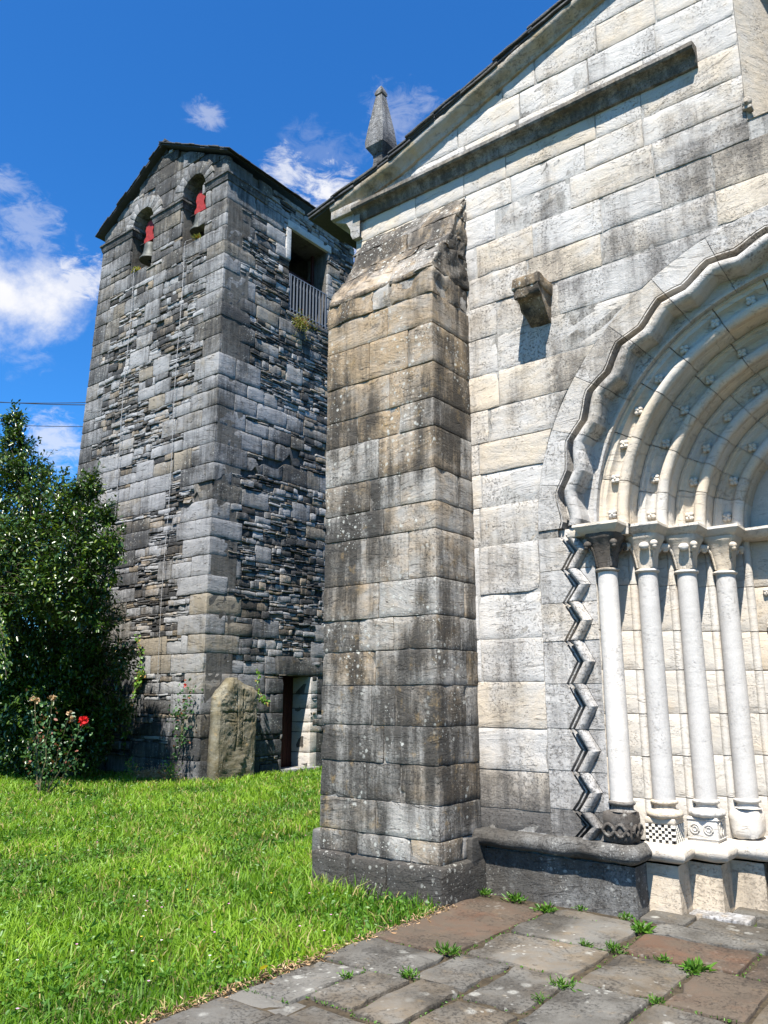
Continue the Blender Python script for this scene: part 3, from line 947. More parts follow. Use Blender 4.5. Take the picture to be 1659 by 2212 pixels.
def chevron(mb, path, zig, amp, put, hh, r_out, r_in, base, ext=1.0, tint_fn=None, tail=None):
    """path: parameter stations; zig(t): offset; put(t, r, d): 3-D point"""
    V = []; P = len(prof) + 2 + len(tail or [0])
    for t in path:
        zo = base + zig(t)
        pts = [(r_out, 0.0), (r_out - .004, .003)] + [(zo + o * ext, h * ext) for o, h in prof] + (tail or [(r_in, 0.0)])
        for (r, d) in pts:
            p = Vector(put(t, r, d)); V.append(p + noise.noise_vector(p * 9) * .004 + noise.noise_vector(p * 31) * .0025)
    for i in range(len(path) - 1):
        F = [(i * P + j, i * P + j + 1, (i + 1) * P + j + 1, (i + 1) * P + j) for j in range(P - 1)]
        tt = tint_fn((path[i] + path[i + 1]) / 2)
        n0 = len(mb.v)
        mb.add([V[a] for a in range(i * P, (i + 2) * P)], [tuple(x - i * P for x in f) for f in F], tt)


zb = [.49, .70, 1.0, 1.33, 1.69, 2.04, 2.36, 2.64, 2.93]        # stone joints = repeats of the zigzag
for z0, z1 in zip(zb, zb[1:]):
    tn = (random.random(), .75 if z0 < .6 else (.48 if z0 < 2 else .35), random.uniform(0, .5))
    ts = [z0 + .003] + [z0 + (z1 - z0) * q for q in (.12, .25, .42, .495, .505, .6, .75, .88)] + [z1 - .003]
    tri = lambda z, z0=z0, z1=z1: .036 * (1 - 4 * abs((z - z0) / (z1 - z0) - .45)) if z < z1 else -.03
    tri = lambda z, z0=z0, z1=z1: (.05 - .10 * (z - z0) / ((z1 - z0) * .5)) * -1 if (z - z0) < (z1 - z0) * .5 else (-.05 + .10 * (z - z0 - (z1 - z0) * .5) / ((z1 - z0) * .5)) * -1
    rj = random.uniform(-.003, .003)
    chevron(mb, ts, lambda t: 0, 0, lambda t, r, d, f=tri: (XC - (r + (f(t) * -1 if 1.93 < r < 2.17 else 0)), YF - d - .004 + rj, t), 0, RST + .0, 1.875, 2.02, 1.0, lambda t: tn)
# arch part
prof = prof_a
per = math.radians(12.3)
NA = 15
ang0 = math.radians(-2.2)
for q in range(NA):
    a0 = ang0 + per * q; a1 = a0 + per
    if q == 0: a0 = 0.0
    if q == NA - 1: a1 = PI
    tn = (random.random(), .26 + random.uniform(-.05, .15), random.uniform(.1, .5))
    ts = [a0 + .0012] + [a0 + (a1 - a0) * s for s in (.15, .3, .45, .5, .55, .7, .85)] + [a1 - .0012]

    def f(t, q=q):
        s = ((t - ang0) / per) % 1.0
        if t >= ang0 + per * (q + 1): s = .999
        return .034 * (1 - 4 * abs(s - .83)) if abs(s - .83) < .5 else .034 * (1 - 4 * abs(s + 1 - .83))
    rj = random.uniform(-.003, .003)
    chevron(mb, ts, lambda t: 0, 0, lambda t, r, d, f=f: (XC - (r + (f(t) if 1.93 < r < 2.2 else 0)) * math.cos(t), YF - d - .004 + rj, SP + (r + (f(t) if 1.93 < r < 2.2 else 0)) * math.sin(t)), 0, RST, 1.875, 2.035, 1.0, lambda t: tn, [(1.906, -.118), (1.902, -.095), (1.884, -.095), (1.878, -.10), (1.878, -.26)])
# backing ring so that nothing shows through the joints
ring = [(XC - 2.38 * math.cos(PI * i / 40), SP + 2.38 * math.sin(PI * i / 40)) for i in range(41)] + [(XC - 1.885 * math.cos(PI * i / 40), SP + 1.885 * math.sin(PI * i / 40)) for i in reversed(range(41))]
slab_poly(mb, ring, [], lambda u, v: (u, YF + .135, v), lambda u, v: (u, YF + .4, v), tint=(.4, .3, .4))
rbox(mb, XC - 2.38, XC - 1.885, YF + .045, YF + .4, .3, SP, .005, .5, 0, (.4, .3, .4))
rbox(mb, XC + 1.885, XC + 2.38, YF + .01, YF + .4, .3, SP, .005, .5, 0, (.4, .3, .4))
mb.build('chevron_hood', M['facade'], church, smooth=32)

# archivolts
for i in range(4):
    Ro = 1.882 - .243 * i; y0 = YF + .15 + .252 * i
    pr = [(-.01, .03), (0, .004), (.02, .0), (.030, .014), (.062, .014), (.072, .034), (.086, .058), (.110, .068), (.132, .062), (.148, .044)]
    for a in range(160, -31, -19):
        pr.append((.203 - .040 * math.cos(math.radians(a)) * 1.0 * (-1 if False else 1) * -1 * -1, .036 - .040 * math.sin(math.radians(a))))
    pr = pr[:10] + [(.197 + .047 * -math.cos(math.radians(a)), .040 - .047 * math.sin(math.radians(a))) for a in range(0, 211, 21)]
    pr += [(.232, .075), (.236, .10), (.228, .115), (.236, .13), (.228, .15), (.236, .165), (.236, .20), (.24, .30)]
    mb = MB(); P = len(pr)
    nst = 14; off = random.random() * .1
    ang = [0] + [PI * (q + off + random.uniform(-.1, .1)) / nst for q in range(1, nst)] + [PI]
    for a0, a1 in zip(ang, ang[1:]):
        sub = 5; V = []
        g = .0022
        tn = (random.random(), random.uniform(.08, .32), random.uniform(.15, .9))
        for s in range(sub + 1):
            t = a0 + g + (a1 - a0 - 2 * g) * s / sub
            for (o, d) in pr:
                r = Ro - o
                p = Vector((XC - r * math.cos(t), y0 + d, SP + r * math.sin(t)))
                V.append(p + noise.noise_vector(p * 8) * .006 + noise.noise_vector(p * 30) * .002)
        F = [(u * P + j, u * P + j + 1, (u + 1) * P + j + 1, (u + 1) * P + j) for u in range(sub) for j in range(P - 1)]
        mb.add(V, F, tn)
    # core behind the joints
    ring = [(XC - (Ro + .02) * math.cos(PI * q / 40), SP + (Ro + .02) * math.sin(PI * q / 40)) for q in range(41)] + [(XC - (Ro - .225) * math.cos(PI * q / 40), SP + (Ro - .225) * math.sin(PI * q / 40)) for q in reversed(range(41))]
    slab_poly(mb, ring, [], lambda u, v: (u, y0 + .085, v), lambda u, v: (u, y0 + .30, v), tint=(.4, .3, .5))
    av = mb.build('archivolt', M['portal'], church, smooth=38)
    step = .30 / (Ro - .125); n = int(PI / step)
    for q in range(n):
        a = PI * (q + .35) / n
        if a > PI * .62: break
        r = Ro - .11
        mb = MB(); rosette(mb, (XC - r * math.cos(a), y0 + .050, SP + r * math.sin(a)), .044, tint=(.6, .12, .5))
        mb.build('rosette', M['portal'], av)
# tympanum
mb = MB()
Rt = 1.882 - .243 * 4 + .02; yt = YF + .252 * 4 + .22
half = [(XC - Rt * math.cos(PI * q / 30), SP + Rt * math.sin(PI * q / 30)) for q in range(31)]
slab_poly(mb, half, [], lambda u, v: (u, yt, v), lambda u, v: (u, yt + .3, v), tint=(.6, .15, .2))
tym = mb.build('tympanum', M['portal'], church, smooth=None)
mb = MB()
rbox(mb, XC - .72, XC - .01, yt + .22, yt + .30, .45, 3.0, .01, .5, 0, (.5, .3, .3))
rbox(mb, XC + .01, XC + .72, yt + .22, yt + .30, .45, 3.0, .01, .5, 0, (.5, .3, .3))
mb.build('portal_door', M['wood'], church)
mb = MB()
rbox(mb, XC - .9, XC + .9, 6.9, 8.0, -.05, .45, .01, .5, .003, rt(.3, .5))
mb.build('doorstep', M['portal'], church)

# roll-moulded ledge and plinth following the steps
cor = [(-2.445 + .243 * i, 6.18 + .252 * i) for i in range(4)]
path = [(-3.80, 6.18)]
for i, (x, y) in enumerate(cor):
    path += [(x, y), (x, y + .252)]
path += [(x4 + .28, path[-1][1])]
rollp = [(-.30, .497)]
rollp += [(.015 + .070 * math.cos(math.radians(a)), .428 + .066 * math.sin(math.radians(a))) for a in range(100, -81, -15)] + [(-.05, .345)]
mb = MB(); mbp = MB()
nseg = len(path) - 1
# first (dark, lichened) stretch then the cleaner stretches in the portal
sweep_plan(mb, path[:3], rollp, .06, .014, (.5, .50, .3))
mb.build('ledge', M['ledge'], church, smooth=45)
mb = MB()
sweep_plan(mb, path[2:], rollp, .08, .007, (.5, .25, .5))
mb.build('ledge', M['portal'], church, smooth=45); mb = MB()
sweep_plan(mb, [(2 * XC - x, y) for x, y in reversed(path)], rollp, .12, .007, (.5, .35, .5))
mb.build('ledge', M['portal'], church, smooth=45)
mb = MB()
sweep_plan(mb, [(-3.8, 6.20), (-2.445, 6.20), (-2.445, 6.45)], [(0, .34), (0, .2), (.002, .08), (.004, -.06)], .1, .008, (.4, .5, .3))
mb.build('portal_plinth', M['ledge'], church, smooth=40)
mb = MB()
pp = [(-2.445, 6.434)] + [q for (x, y) in cor[1:] for q in ((x, y + .002), (x, y + .254))] + [(x4 + .28, cor[3][1] + .254)]
sweep_plan(mb, pp, [(0, .34), (0, .2), (.002, .08), (.004, -.06)], .1, .005, (.6, .42, .9))
mb.build('portal_plinth', M['portal'], church, smooth=40); mb = MB()
sweep_plan(mb, [(2 * XC - x, y) for x, y in reversed(pp)] + [(XR, 6.20)], [(0, .34), (0, -.06)], .1, .005, (.6, .42, .9))
mb.build('portal_plinth', M['portal'], church, smooth=40)

# columns
for i, (cx, cy) in enumerate(cxy):
    mb = MB()
    lathe(mb, cx, cy, [(.086, .795), (.085, 1.2), (.083, 1.8), (.081, 2.2), (.079, 2.605)], 36, (.9 if i == 0 else .45 + .1 * random.random(), .1, .7 if i == 0 else .1), .0015)
    col = mb.build('column', M['shaft'], church, smooth=50)
    tag(col, ['near-white column shaft, first beside the zigzag moulding', 'grey column shaft over the chequered base', 'grey column shaft over the base with carved rings', 'grey column shaft with a pale mended patch at its foot'][i])
    # capital
    mb = MB(); sides = 40; secs = []
    for (h, z, e, lf) in [(.074, 2.605, 2, 0), (.079, 2.64, 2, .05), (.086, 2.70, 2.2, .09), (.095, 2.76, 2.5, .08), (.112, 2.82, 3, .05), (.130, 2.86, 4, .02), (.136, 2.875, 6, 0), (.136, 2.905, 8, 0)]:
        ring = []
        for s in range(sides):
            a = 2 * PI * s / sides
            ca, sa = math.cos(a), math.sin(a)
            rr = h * (abs(ca) ** e + abs(sa) ** e) ** (-1 / e) * (1 + lf * math.cos(4 * (a - PI / 4)))
            p = Vector((cx + rr * ca, cy + rr * sa, z)); ring.append(p + noise.noise_vector(p * 13) * .003)
        secs.append(ring)
    V = [p for r in secs for p in r]
    F = [(j * sides + s, j * sides + (s + 1) % sides, (j + 1) * sides + (s + 1) % sides, (j + 1) * sides + s) for j in range(len(secs) - 1) for s in range(sides)]
    tn = (.5, .42 if i == 0 else .26, .4 + .15 * i)
    mb.add(V, F, tn)
    for (sx, sy) in ((-1, -1), (1, -1), (1, 1), (-1, 1)):
        ball(mb, (cx + sx * .112, cy + sy * .112, 2.815), .032, (1, 1, .95), 7, tn, .003)
        ball(mb, (cx + sx * .118, cy + sy * .118, 2.79), .020, (1, 1, 1), 6, tn, .003)
        # leaf rib below the volute
        tube(mb, [(cx + sx * .058, cy + sy * .058, 2.63), (cx + sx * .066, cy + sy * .066, 2.71), (cx + sx * .08, cy + sy * .08, 2.77), (cx + sx * .108, cy + sy * .108, 2.825)], [.010, .014, .015, .010], 8, tn)
    if i in (1, 2):
        ball(mb, (cx + .03, cy - .125, 2.80), .036, (1.2, .8, .9), 7, (.9, .05, .3), .006)
    cap = mb.build('capital', M['portal_dark'] if i == 0 else M['portal'], col, smooth=45)
    if i == 0: tag(cap, 'blackened capital')
    mb = MB()
    lathe(mb, cx, cy, [(.075, 2.585)] + [(.082 + .018 * math.cos(math.radians(a)), 2.603 + .014 * math.sin(math.radians(a))) for a in range(-90, 91, 30)] + [(.075, 2.62)], 30, (.8, .15, .4), .002)
    mb.build('neck_ring', M['portal_dark'] if i == 0 else M['portal'], col, smooth=60)
    # bases
    mb = MB()
    top = [(.088, .80), (.100, .795), (.104, .783), (.098, .772), (.084, .768), (.080, .750), (.088, .735)]
    dk = (.5, .55, .3) if i == 0 else (.6, .12, .55)
    x0, x1, ya, yb = cx - .135, cx + .10, cy - .10, cy + .13
    if i == 0:
        lathe(mb, cx, cy, [(.02, .80)] + top + [(.105, .725)], 28, (.6, .35, .3), .003)
        rbox(mb, x0 - .01, x1 + .005, ya - .005, yb, .49, .735, .05, .04, .012, dk)
        # interlaced tendrils on the front and the right side
        for s in (0, 1):
            pts = []
            for q in range(13):
                t = q / 12; u = x0 + .01 + t * .21; z = .59 + .045 * math.sin(t * PI * 2.2 + s * PI)
                pts.append((u, ya - .010, z))
            tube(mb, pts, .013, 8, dk)
            pts = [(x1 + .010, ya + .02 + q / 10 * .18, .59 + .04 * math.sin(q / 10 * PI * 2 + s * PI)) for q in range(11)]
            tube(mb, pts, .012, 8, dk)
        rb = mb.build('base', M['portal_dark'], col, smooth=50); tag(rb, 'blackened base carved with tendrils')
    elif i == 1:
        lathe(mb, cx, cy, [(.02, .80)] + top + [(.105, .728)] + [(.108 + .03 * math.cos(math.radians(a)), .70 + .028 * math.sin(math.radians(a))) for a in range(75, -91, -20)] + [(.10, .665)], 32, (.6, .3, 1.0), .003)
        rbox(mb, x0, x1, ya, yb, .625, .675, .012, .05, .003, (.7, .15, .8))
        rbox(mb, x0 + .008, x1 - .008, ya + .008, yb, .49, .63, .005, .1, .001, (.5, .9, .3))
        # chequer: projecting pale squares
        tb = mb.build('base', M['portal'], col, smooth=50); tag(tb, 'base with a black and white chequered block')
        mq = MB()
        nc, nr = 9, 6
        s = .222 / nc; hz = .132 / nr
        for a in range(nc):
            for r2 in range(nr):
                m_ = (a + r2) % 2
                d = 0.0 if m_ else .006
                xx = x0 + .006 + a * s; zz = .494 + r2 * hz
                rbox(mq, xx, xx + s, ya + d, ya + .02, zz, zz + hz, .002, .1, 0, (.5, .1, .3), mat=0 if m_ else 1)
                yy = ya + .006 + a * s
                rbox(mq, x1 - .02, x1 - d, yy, yy + s, zz, zz + hz, .002, .1, 0, (.5, .1, .3), mat=0 if m_ else 1)
        mq.build('chequer', [M['white'], M['black']], tb, smooth=None)
    elif i == 2:
        lathe(mb, cx, cy, [(.02, .80)] + top + [(.105, .728)] + [(.108 + .03 * math.cos(math.radians(a)), .70 + .028 * math.sin(math.radians(a))) for a in range(75, -91, -20)] + [(.10, .665)], 48, (.7, .1, .3), .002,
              fn=lambda a, t: 1 + (.035 * math.cos(12 * a) if t > .5 else 0))
        rbox(mb, x0, x1, ya, yb, .49, .672, .010, .06, .003, (.7, .15, .3))
        for q in (0, 1):
            for (rr, th) in ((.034, .007), (.017, .006)):
                c0 = Vector((x0 + .062 + q * .105, ya - .001, .585))
                tube(mb, [c0 + Vector((rr * math.cos(a), 0, rr * math.sin(a))) for a in [2 * PI * s / 16 for s in range(17)]], th, 6, (.6, .25, .4))
            c0 = Vector((x1 + .001, ya + .05 + q * .06, .585))
            tube(mb, [c0 + Vector((0, .02 * math.cos(a), .045 * math.sin(a))) for a in [2 * PI * s / 14 for s in range(15)]], .006, 6, (.6, .35, .4))
        for z in (.655, .515): tube(mb, [(x0, ya - .002, z), (x1 + .002, ya - .002, z), (x1 + .002, yb, z)], .006, 6, (.6, .3, .4))
        tag(mb.build('base', M['portal'], col, smooth=50), 'pale base with leaf roll above two carved rings')
    else:
        lathe(mb, cx, cy, [(.02, .80)] + top + [(.105, .728)], 28, (.7, .1, .3), .004)
        rbox(mb, x0 + .0, x1, ya, yb, .49, .735, .06, .04, .014, (.75, .1, .35))
        tag(mb.build('base', M['portal'], col, smooth=50), 'worn, shapeless pale base')

# abacus: one stepped slab over all four capitals
ap = [(-2.70, cxy[0][1] - .125)]
for (cx, cy) in cxy: ap += [(cx + .125, cy - .125), (cx + .125, cy + .127)]
ap += [(x4 + .26, ap[-1][1])]
apf = [(-.35, 2.985), (.0, 2.99), (.052, 2.985), (.056, 2.962), (.046, 2.95), (.03, 2.93), (.008, 2.905), (-.02, 2.895), (-.35, 2.895)]
mb = MB()
sweep_plan(mb, [(-2.70, 6.30)] + ap, apf, .06, .004, (.5, .30, .55))
for (cx, cy) in cxy: rbox(mb, cx - .3, cx + .11, cy - .10, cy + .30, 2.90, 2.975, .01, .2, .002, (.5, .3, .5))
mb.build('abacus', M['portal'], church, smooth=35); mb = MB()
sweep_plan(mb, [(2 * XC - x, y) for x, y in reversed(ap)], apf, .08, .004, (.5, .2, .55))
mb.build('abacus', M['portal'], church, smooth=35)

# ------------------------------------------------------------------ the bell tower
TX0, TX1, TY0, TY1 = -17.66, -12.71, 10.48, 15.0
tower = thing('bell_tower', ((TX0 + TX1) / 2, TY0, 0), 'dark rubble and ashlar bell tower with two arched bell openings and a slate roof', 'tower')
PKX, PKZ = -15.15, 15.12


def tr_l(x):       # underside of the tower roof at x
    return 13.60 + (x - TX0) * (PKZ - 13.60) / (PKX - TX0) if x < PKX else PKZ - (x - PKX) * (PKZ - 13.78) / (TX1 - PKX)


def batter(mb):      # the left side of the tower leans in towards the top
    mb.v = [(x - min(1, max(0, (-14 - x) / 3.6)) * .0515 * (13.3 - z), y, z) if x < -14 else (x, y, z) for x, y, z in mb.v]


ARCH = [(-13.90, .43, 12.02, 13.38), (-15.90, .45, 12.0, 13.28)]       # centre x, half width, sill, spring


def arch_hole(cx, h, s, sp):
    return [(cx - h, s), (cx + h, s)] + [(cx + h * math.cos(PI * i / 12), sp + h * math.sin(PI * i / 12)) for i in range(13)]


mb = MB()
outer = [(TX0, -.1), (TX1, -.1), (TX1, 13.7), (PKX, PKZ), (TX0, 13.55)]
slab_poly(mb, outer, [arch_hole(*a) for a in ARCH], lambda u, v: (u, TY0 + .06, v), lambda u, v: (u, TY0 + .75, v), tint=(.4, .3, .3))
D0, D1, DZ = 12.73, 13.61, 2.02          # doorway
W0, W1, WA, WB = 12.56, 13.93, 10.70, 12.93       # upper opening
outer = [(TY0 + .035, -.1), (TY1, -.1), (TY1, 13.7), (TY0 + .035, 13.7)]
slab_poly(mb, outer, [[(D0, -.08), (D1, -.08), (D1, DZ), (D0, DZ)], [(W0, WA), (W1, WA), (W1, WB), (W0, WB)]], lambda u, v: (TX1 - .06, u, v), lambda u, v: (TX1 - .72, u, v), tint=(.4, .3, .3))
rbox(mb, TX0, TX0 + .6, TY0 + .75, TY1, -.1, 13.5, .01, 1.5, 0, (.4, .3, .3))
rbox(mb, TX0 + .6, TX1 - .7, TY1 - .6, TY1 + .01, -.1, 13.5, .01, 1.5, 0, (.4, .3, .3))
rbox(mb, TX0 + .6, TX1 - .72, TY0 + .75, TY1 - .6, 10.4, 10.6, .01, 1.5, 0, (.4, .3, .3))
rbox(mb, TX0 + .3, TX1 - .1, TY0 + .3, TY1, 13.44, 13.54, .01, 1.5, 0, (.4, .3, .3))
batter(mb)
mb.build('wall_core', M['clay'], tower, smooth=None)

tz = [-.08, .34, .78, 1.22, 1.62, 2.03, 2.42, 2.80, 3.2, 3.62, 4.0, 4.42, 4.8, 5.2, 5.6, 6.0, 6.4, 6.85, 7.27, 7.68, 8.07, 8.39, 8.9, 9.34, 9.78, 10.11, 10.44, 10.93, 11.3, 11.63, 12.02, 12.33, 12.7, 13.14, 13.4, 13.8, 14.2, 14.6, 15.1]
mbA = MB(); mbR = mbA


def front_hit(u0, u1, v0, v1, face):
    """clip the stone against openings and the gable; returns list of u spans"""
    spans = [(u0, u1)]
    if face == 0:
        hs = []
        for (cx, h, s, sp) in ARCH:
            if v1 > s + .02 and v0 < sp + h:
                vv = max(v0, sp) - sp
                hw = h if vv <= 0 else math.sqrt(max(0, h * h - vv * vv))
                if hw > .03: hs.append((cx - hw, cx + hw))
    else:
        hs = []
        if v0 < DZ - .03: hs.append((D0, D1))
        if v1 > WA + .04 and v0 < WB - .04: hs.append((W0, W1))
    for (a, b2) in hs:
        ns = []
        for (p, q) in spans:
            if q <= a or p >= b2: ns.append((p, q))
            else:
                if a - p > .04: ns.append((p, a))
                if q - b2 > .04: ns.append((b2, q))
        spans = ns
    return spans


def crack_z(u, face):
    if face == 0: return 5.95 + (u - TX1) * .42 + .08 * math.sin(u * 9)      # falls to the left of the corner
    return 6.02 + (u - TY0) * .42 + .10 * math.sin(u * 7)


def crackfix(p, face, vm):
    u = p[0] if face == 0 else p[1]
    if (face == 0 and u < TX1 - 1.1) or (face == 1 and u > TY0 + 2.6): return p
    cz = crack_z(u, face)
    if abs(p[2] - cz) > .7: return p
    return (p[0], p[1], max(p[2], cz + .05)) if vm > crack_z(u, face) else (p[0], p[1], min(p[2], cz - .05))


def tstone(u0, u1, v0, v1, face, small):
    for (a, b2) in front_hit(u0, u1, v0, v1, face):
        g = .006 if not small else .005
        um, vm = (a + b2) / 2, (v0 + v1) / 2
        if small and abs(vm - crack_z(um, face)) < .085 and (face == 1 or um > TX1 - 1.6): continue
        if small:
            pr = random.uniform(-.022, .022); dp = .12
            if random.random() < .015: continue
            tilt = random.gauss(0, .035)
            tint = (random.random(), min(1, max(0, random.gauss(.38, .28))), random.random() ** 2)
            r, seg, amp, fr = min(.014, (v1 - v0) * .28), .10, .016, 9
        else:
            pr = random.uniform(-.006, .012); dp = .12; tilt = 0
            hi = vm / 14
            d0 = .42 if vm > 9.5 or vm < 2 else .24
            tint = field(d0, .45, .10, random.random() ** 1.8, .6)
            r, seg, amp, fr = .010, .11, .009, 6
        zt = None
        if face == 0:
            if tr_l(um) < v0 + .04: continue

            def wp(p, um=um, tilt=tilt, vm=vm): return crackfix((p[0], p[1], min(p[2] + (p[0] - um) * tilt, tr_l(p[0]) - .01)), 0, vm)
            rbox(mbA, a + g, b2 - g, TY0 - pr, TY0 + dp, v0 + g, v1 - g, r, seg, amp, tint, wp, freq=fr, mat=1 if small else 0, chips=0 if small else 3, crad=.10, cdep=.03)
        else:
            if v0 > 13.66: continue
            rbox(mbA, TX1 - dp, TX1 + pr, a + g, b2 - g, v0 + g, min(v1, 13.72) - g, r, seg, amp, tint, lambda p, um=um, tilt=tilt, vm=vm: crackfix((p[0], p[1], p[2] + (p[1] - um) * tilt), 1, vm), freq=fr, mat=1 if small else 0, chips=0 if small else 3, crad=.10, cdep=.03)


def rubble(u0, u1, v0, v1, face):
    v = v0
    while v < v1 - .012:
        h = random.choice((.035, .045, .055, .07, .09, .13, .17)) * random.uniform(.8, 1.2)
        if v1 - v - h < .03: h = v1 - v
        u = u0 + random.uniform(-.05, 0) * 0
        while u < u1 - .03:
            wd = random.uniform(.10, .42) * (1.1 if h > .07 else 1)
            if u1 - u - wd < .08: wd = u1 - u
            dz = random.uniform(-.012, .012)
            tstone(u, u + wd, v + dz * (v > v0), v + h + dz * .5, face, True)
            u += wd
        v += h


for i, (z0, z1) in enumerate(zip(tz, tz[1:])):
    zm = (z0 + z1) / 2
    for face in (0, 1):
        ua, ub = (TX0, TX1) if face == 0 else (TY0, TY1)
        if face == 1 and z0 > 13.66: continue
        # quoins: the corner stones shared by both faces are true boxes
        q_r = (.95 if i % 2 else .55) if face == 0 else (.5 if i % 2 else .95)
        q_r *= random.uniform(.85, 1.15)
        if face == 0:
            tint = field(.40 if zm > 9 or zm < 2 else .24, .45, .09, random.random() ** 2, .6)
            q_other = (.5 if i % 2 else .9) * random.uniform(.9, 1.1)
            if z0 < 13.3:
                pr = random.uniform(-.004, .012)
                rbox(mbA, TX1 - q_r + .006, TX1 + pr, TY0 - pr, TY0 + q_other - .006, z0 + .005, min(z1, 13.7) - .005, .012, .09, .006, tint, lambda p, zm=zm: crackfix(tuple(p), 1 if p[0] > TX1 - .05 else 0, zm), freq=7, chips=3, crad=.10, cdep=.03)
            corner = (q_r, q_other)
            qL = (.8 if i % 2 else .5) * random.uniform(.85, 1.15)
            if z0 < 13.3: rbox(mbA, TX0 - random.uniform(0, .015), TX0 + qL - .006, TY0, TY0 + .8, z0 + .005, z1 - .005, .02, .2, .010, rt(.35, .2), freq=4)
            lo, hi = (TX0 + qL, TX1 - q_r) if z0 < 13.3 else (TX0, TX1)
        else:
            lo, hi = TY0 + corner[1], TY1
        u = lo
        while u < hi - .05:
            nz = noise.noise(Vector((u * .55 + face * 31, zm * .42, 3.3)))
            if face == 0:
                p_ash = .52 + nz * .9
                if 7.2 < zm < 10: p_ash -= .25
                if zm < 2.2: p_ash += .35
                if zm > 11.6: p_ash += .35
            else:
                p_ash = .62 + nz * .6 - (u - TY0) * .15
                if zm < 2.6: p_ash += .75
                if 12.4 < u < 14 and zm > 10: p_ash += .25
            if random.random() < p_ash:
                wd = random.uniform(.42, .95)
                if hi - u - wd < .15: wd = hi - u
                if random.random() < .35:
                    zc = z0 + (z1 - z0) * random.uniform(.55, .82)
                    tstone(u, u + wd, z0, zc, face, False); rubble(u, u + wd, zc, z1, face)
                else: tstone(u, u + wd, z0, z1, face, False)
            else:
                wd = random.uniform(.6, 1.3)
                if hi - u - wd < .15: wd = hi - u
                rubble(u, u + wd, z0, z1, face)
            u += wd
batter(mbA)
mbA.build('masonry', [M['tower'], M['schist']], tower)

# reveals of the doorway in dressed stone; lintels; sills
mb = MB()
for z0, z1 in zip([-.05, .34, .78, 1.0, 1.3, 1.62], [.34, .78, 1.0, 1.3, 1.62, 2.0]):
    rbox(mb, TX1 - .70, TX1 + .004, D1 - .002, D1 + .22, z0 + .004, z1 - .004, .012, .12, .006, (random.random(), .10, .4))
mb.build('door_jamb', M['facade'], tower)


def one(name, mat, *a):
    mb = MB(); rbox(mb, *a); return mb.build(name, mat, tower)


one('lintel', M['tower'], TX1 - .5, TX1 + .012, D0 - .28, D1 + .38, DZ + .005, DZ + .41, .018, .14, .007, (.35, .42, .6))
one('door_sill', M['tower'], TX1 - .4, TX1 + .10, D0 - .02, D1 + .25, -.10, .035, .02, .12, .006, (.6, .2, .3))
one('lintel', M['facade'], TX1 - .5, TX1 + .02, W0 - .12, W1 + .12, WB + .005, WB + .21, .015, .14, .007, (.6, .2, .1))
one('sill', M['tower'], TX1 - .5, TX1 + .02, W0 - .05, W1 + .05, WA - .10, WA - .003, .015, .14, .007, (.5, .3, .3))
one('jamb_stone', M['facade'], TX1 - .1, TX1 + .03, W0 - .17, W0 - .01, 12.05, 12.9, .015, .14, .007, (.9, .05, .1))
# impost mouldings
mb = MB()
ip = [(-.1, 13.36), (.075, 13.36), (.08, 13.31), (.05, 13.29), (.045, 13.24), (.03, 13.2), (.02, 13.15), (-.1, 13.15)]
sweep_plan(mb, [(ARCH[0][0] + .43, TY0), (TX1, TY0), (TX1, TY0 + 1.15)], ip, .1, .008, (.4, .5, .2))
mb.build('impost_moulding', M['tower'], tower, smooth=35); mb = MB()
ip2 = [(o, z - .06) for o, z in ip]
sweep_plan(mb, [(ARCH[1][0] + .45, TY0 + .4), (ARCH[1][0] + .45, TY0), (ARCH[0][0] - .43, TY0), (ARCH[0][0] - .43, TY0 + .4)], ip2, .1, .008, (.4, .5, .2))
mb.build('impost_moulding', M['tower'], tower, smooth=35); mb = MB()
sweep_plan(mb, [(TX0, TY0 + .6), (TX0, TY0), (ARCH[1][0] - .45, TY0), (ARCH[1][0] - .45, TY0 + .4)], ip2, .1, .008, (.4, .5, .2))
mb.build('impost_moulding', M['tower'], tower, smooth=35)
# rough voussoirs round the bell arches
for (cx, h, s, sp) in ARCH:
    mb = MB()
    n = 11
    for q in range(n):
        a0, a1 = PI * q / n, PI * (q + 1) / n
        am = (a0 + a1) / 2
        wd = (h + .2) * (a1 - a0)

        def wp(p, am=am, cx=cx, sp=sp):
            r, t = p[0], p[2]
            return (cx + r * math.cos(am + t / (h + .1)), p[1], min(sp + r * math.sin(am + t / (h + .1)), tr_l(cx + r * math.cos(am)) - .02))
        rbox(mb, h - .015, h + random.uniform(.26, .36), TY0 - random.uniform(.02, .05), TY0 + .5, -wd * .42, wd * .42, .012, .12, .010, rt(.25, .2), wp, freq=6)
    mb.build('voussoirs', M['tower'], tower, smooth=35)

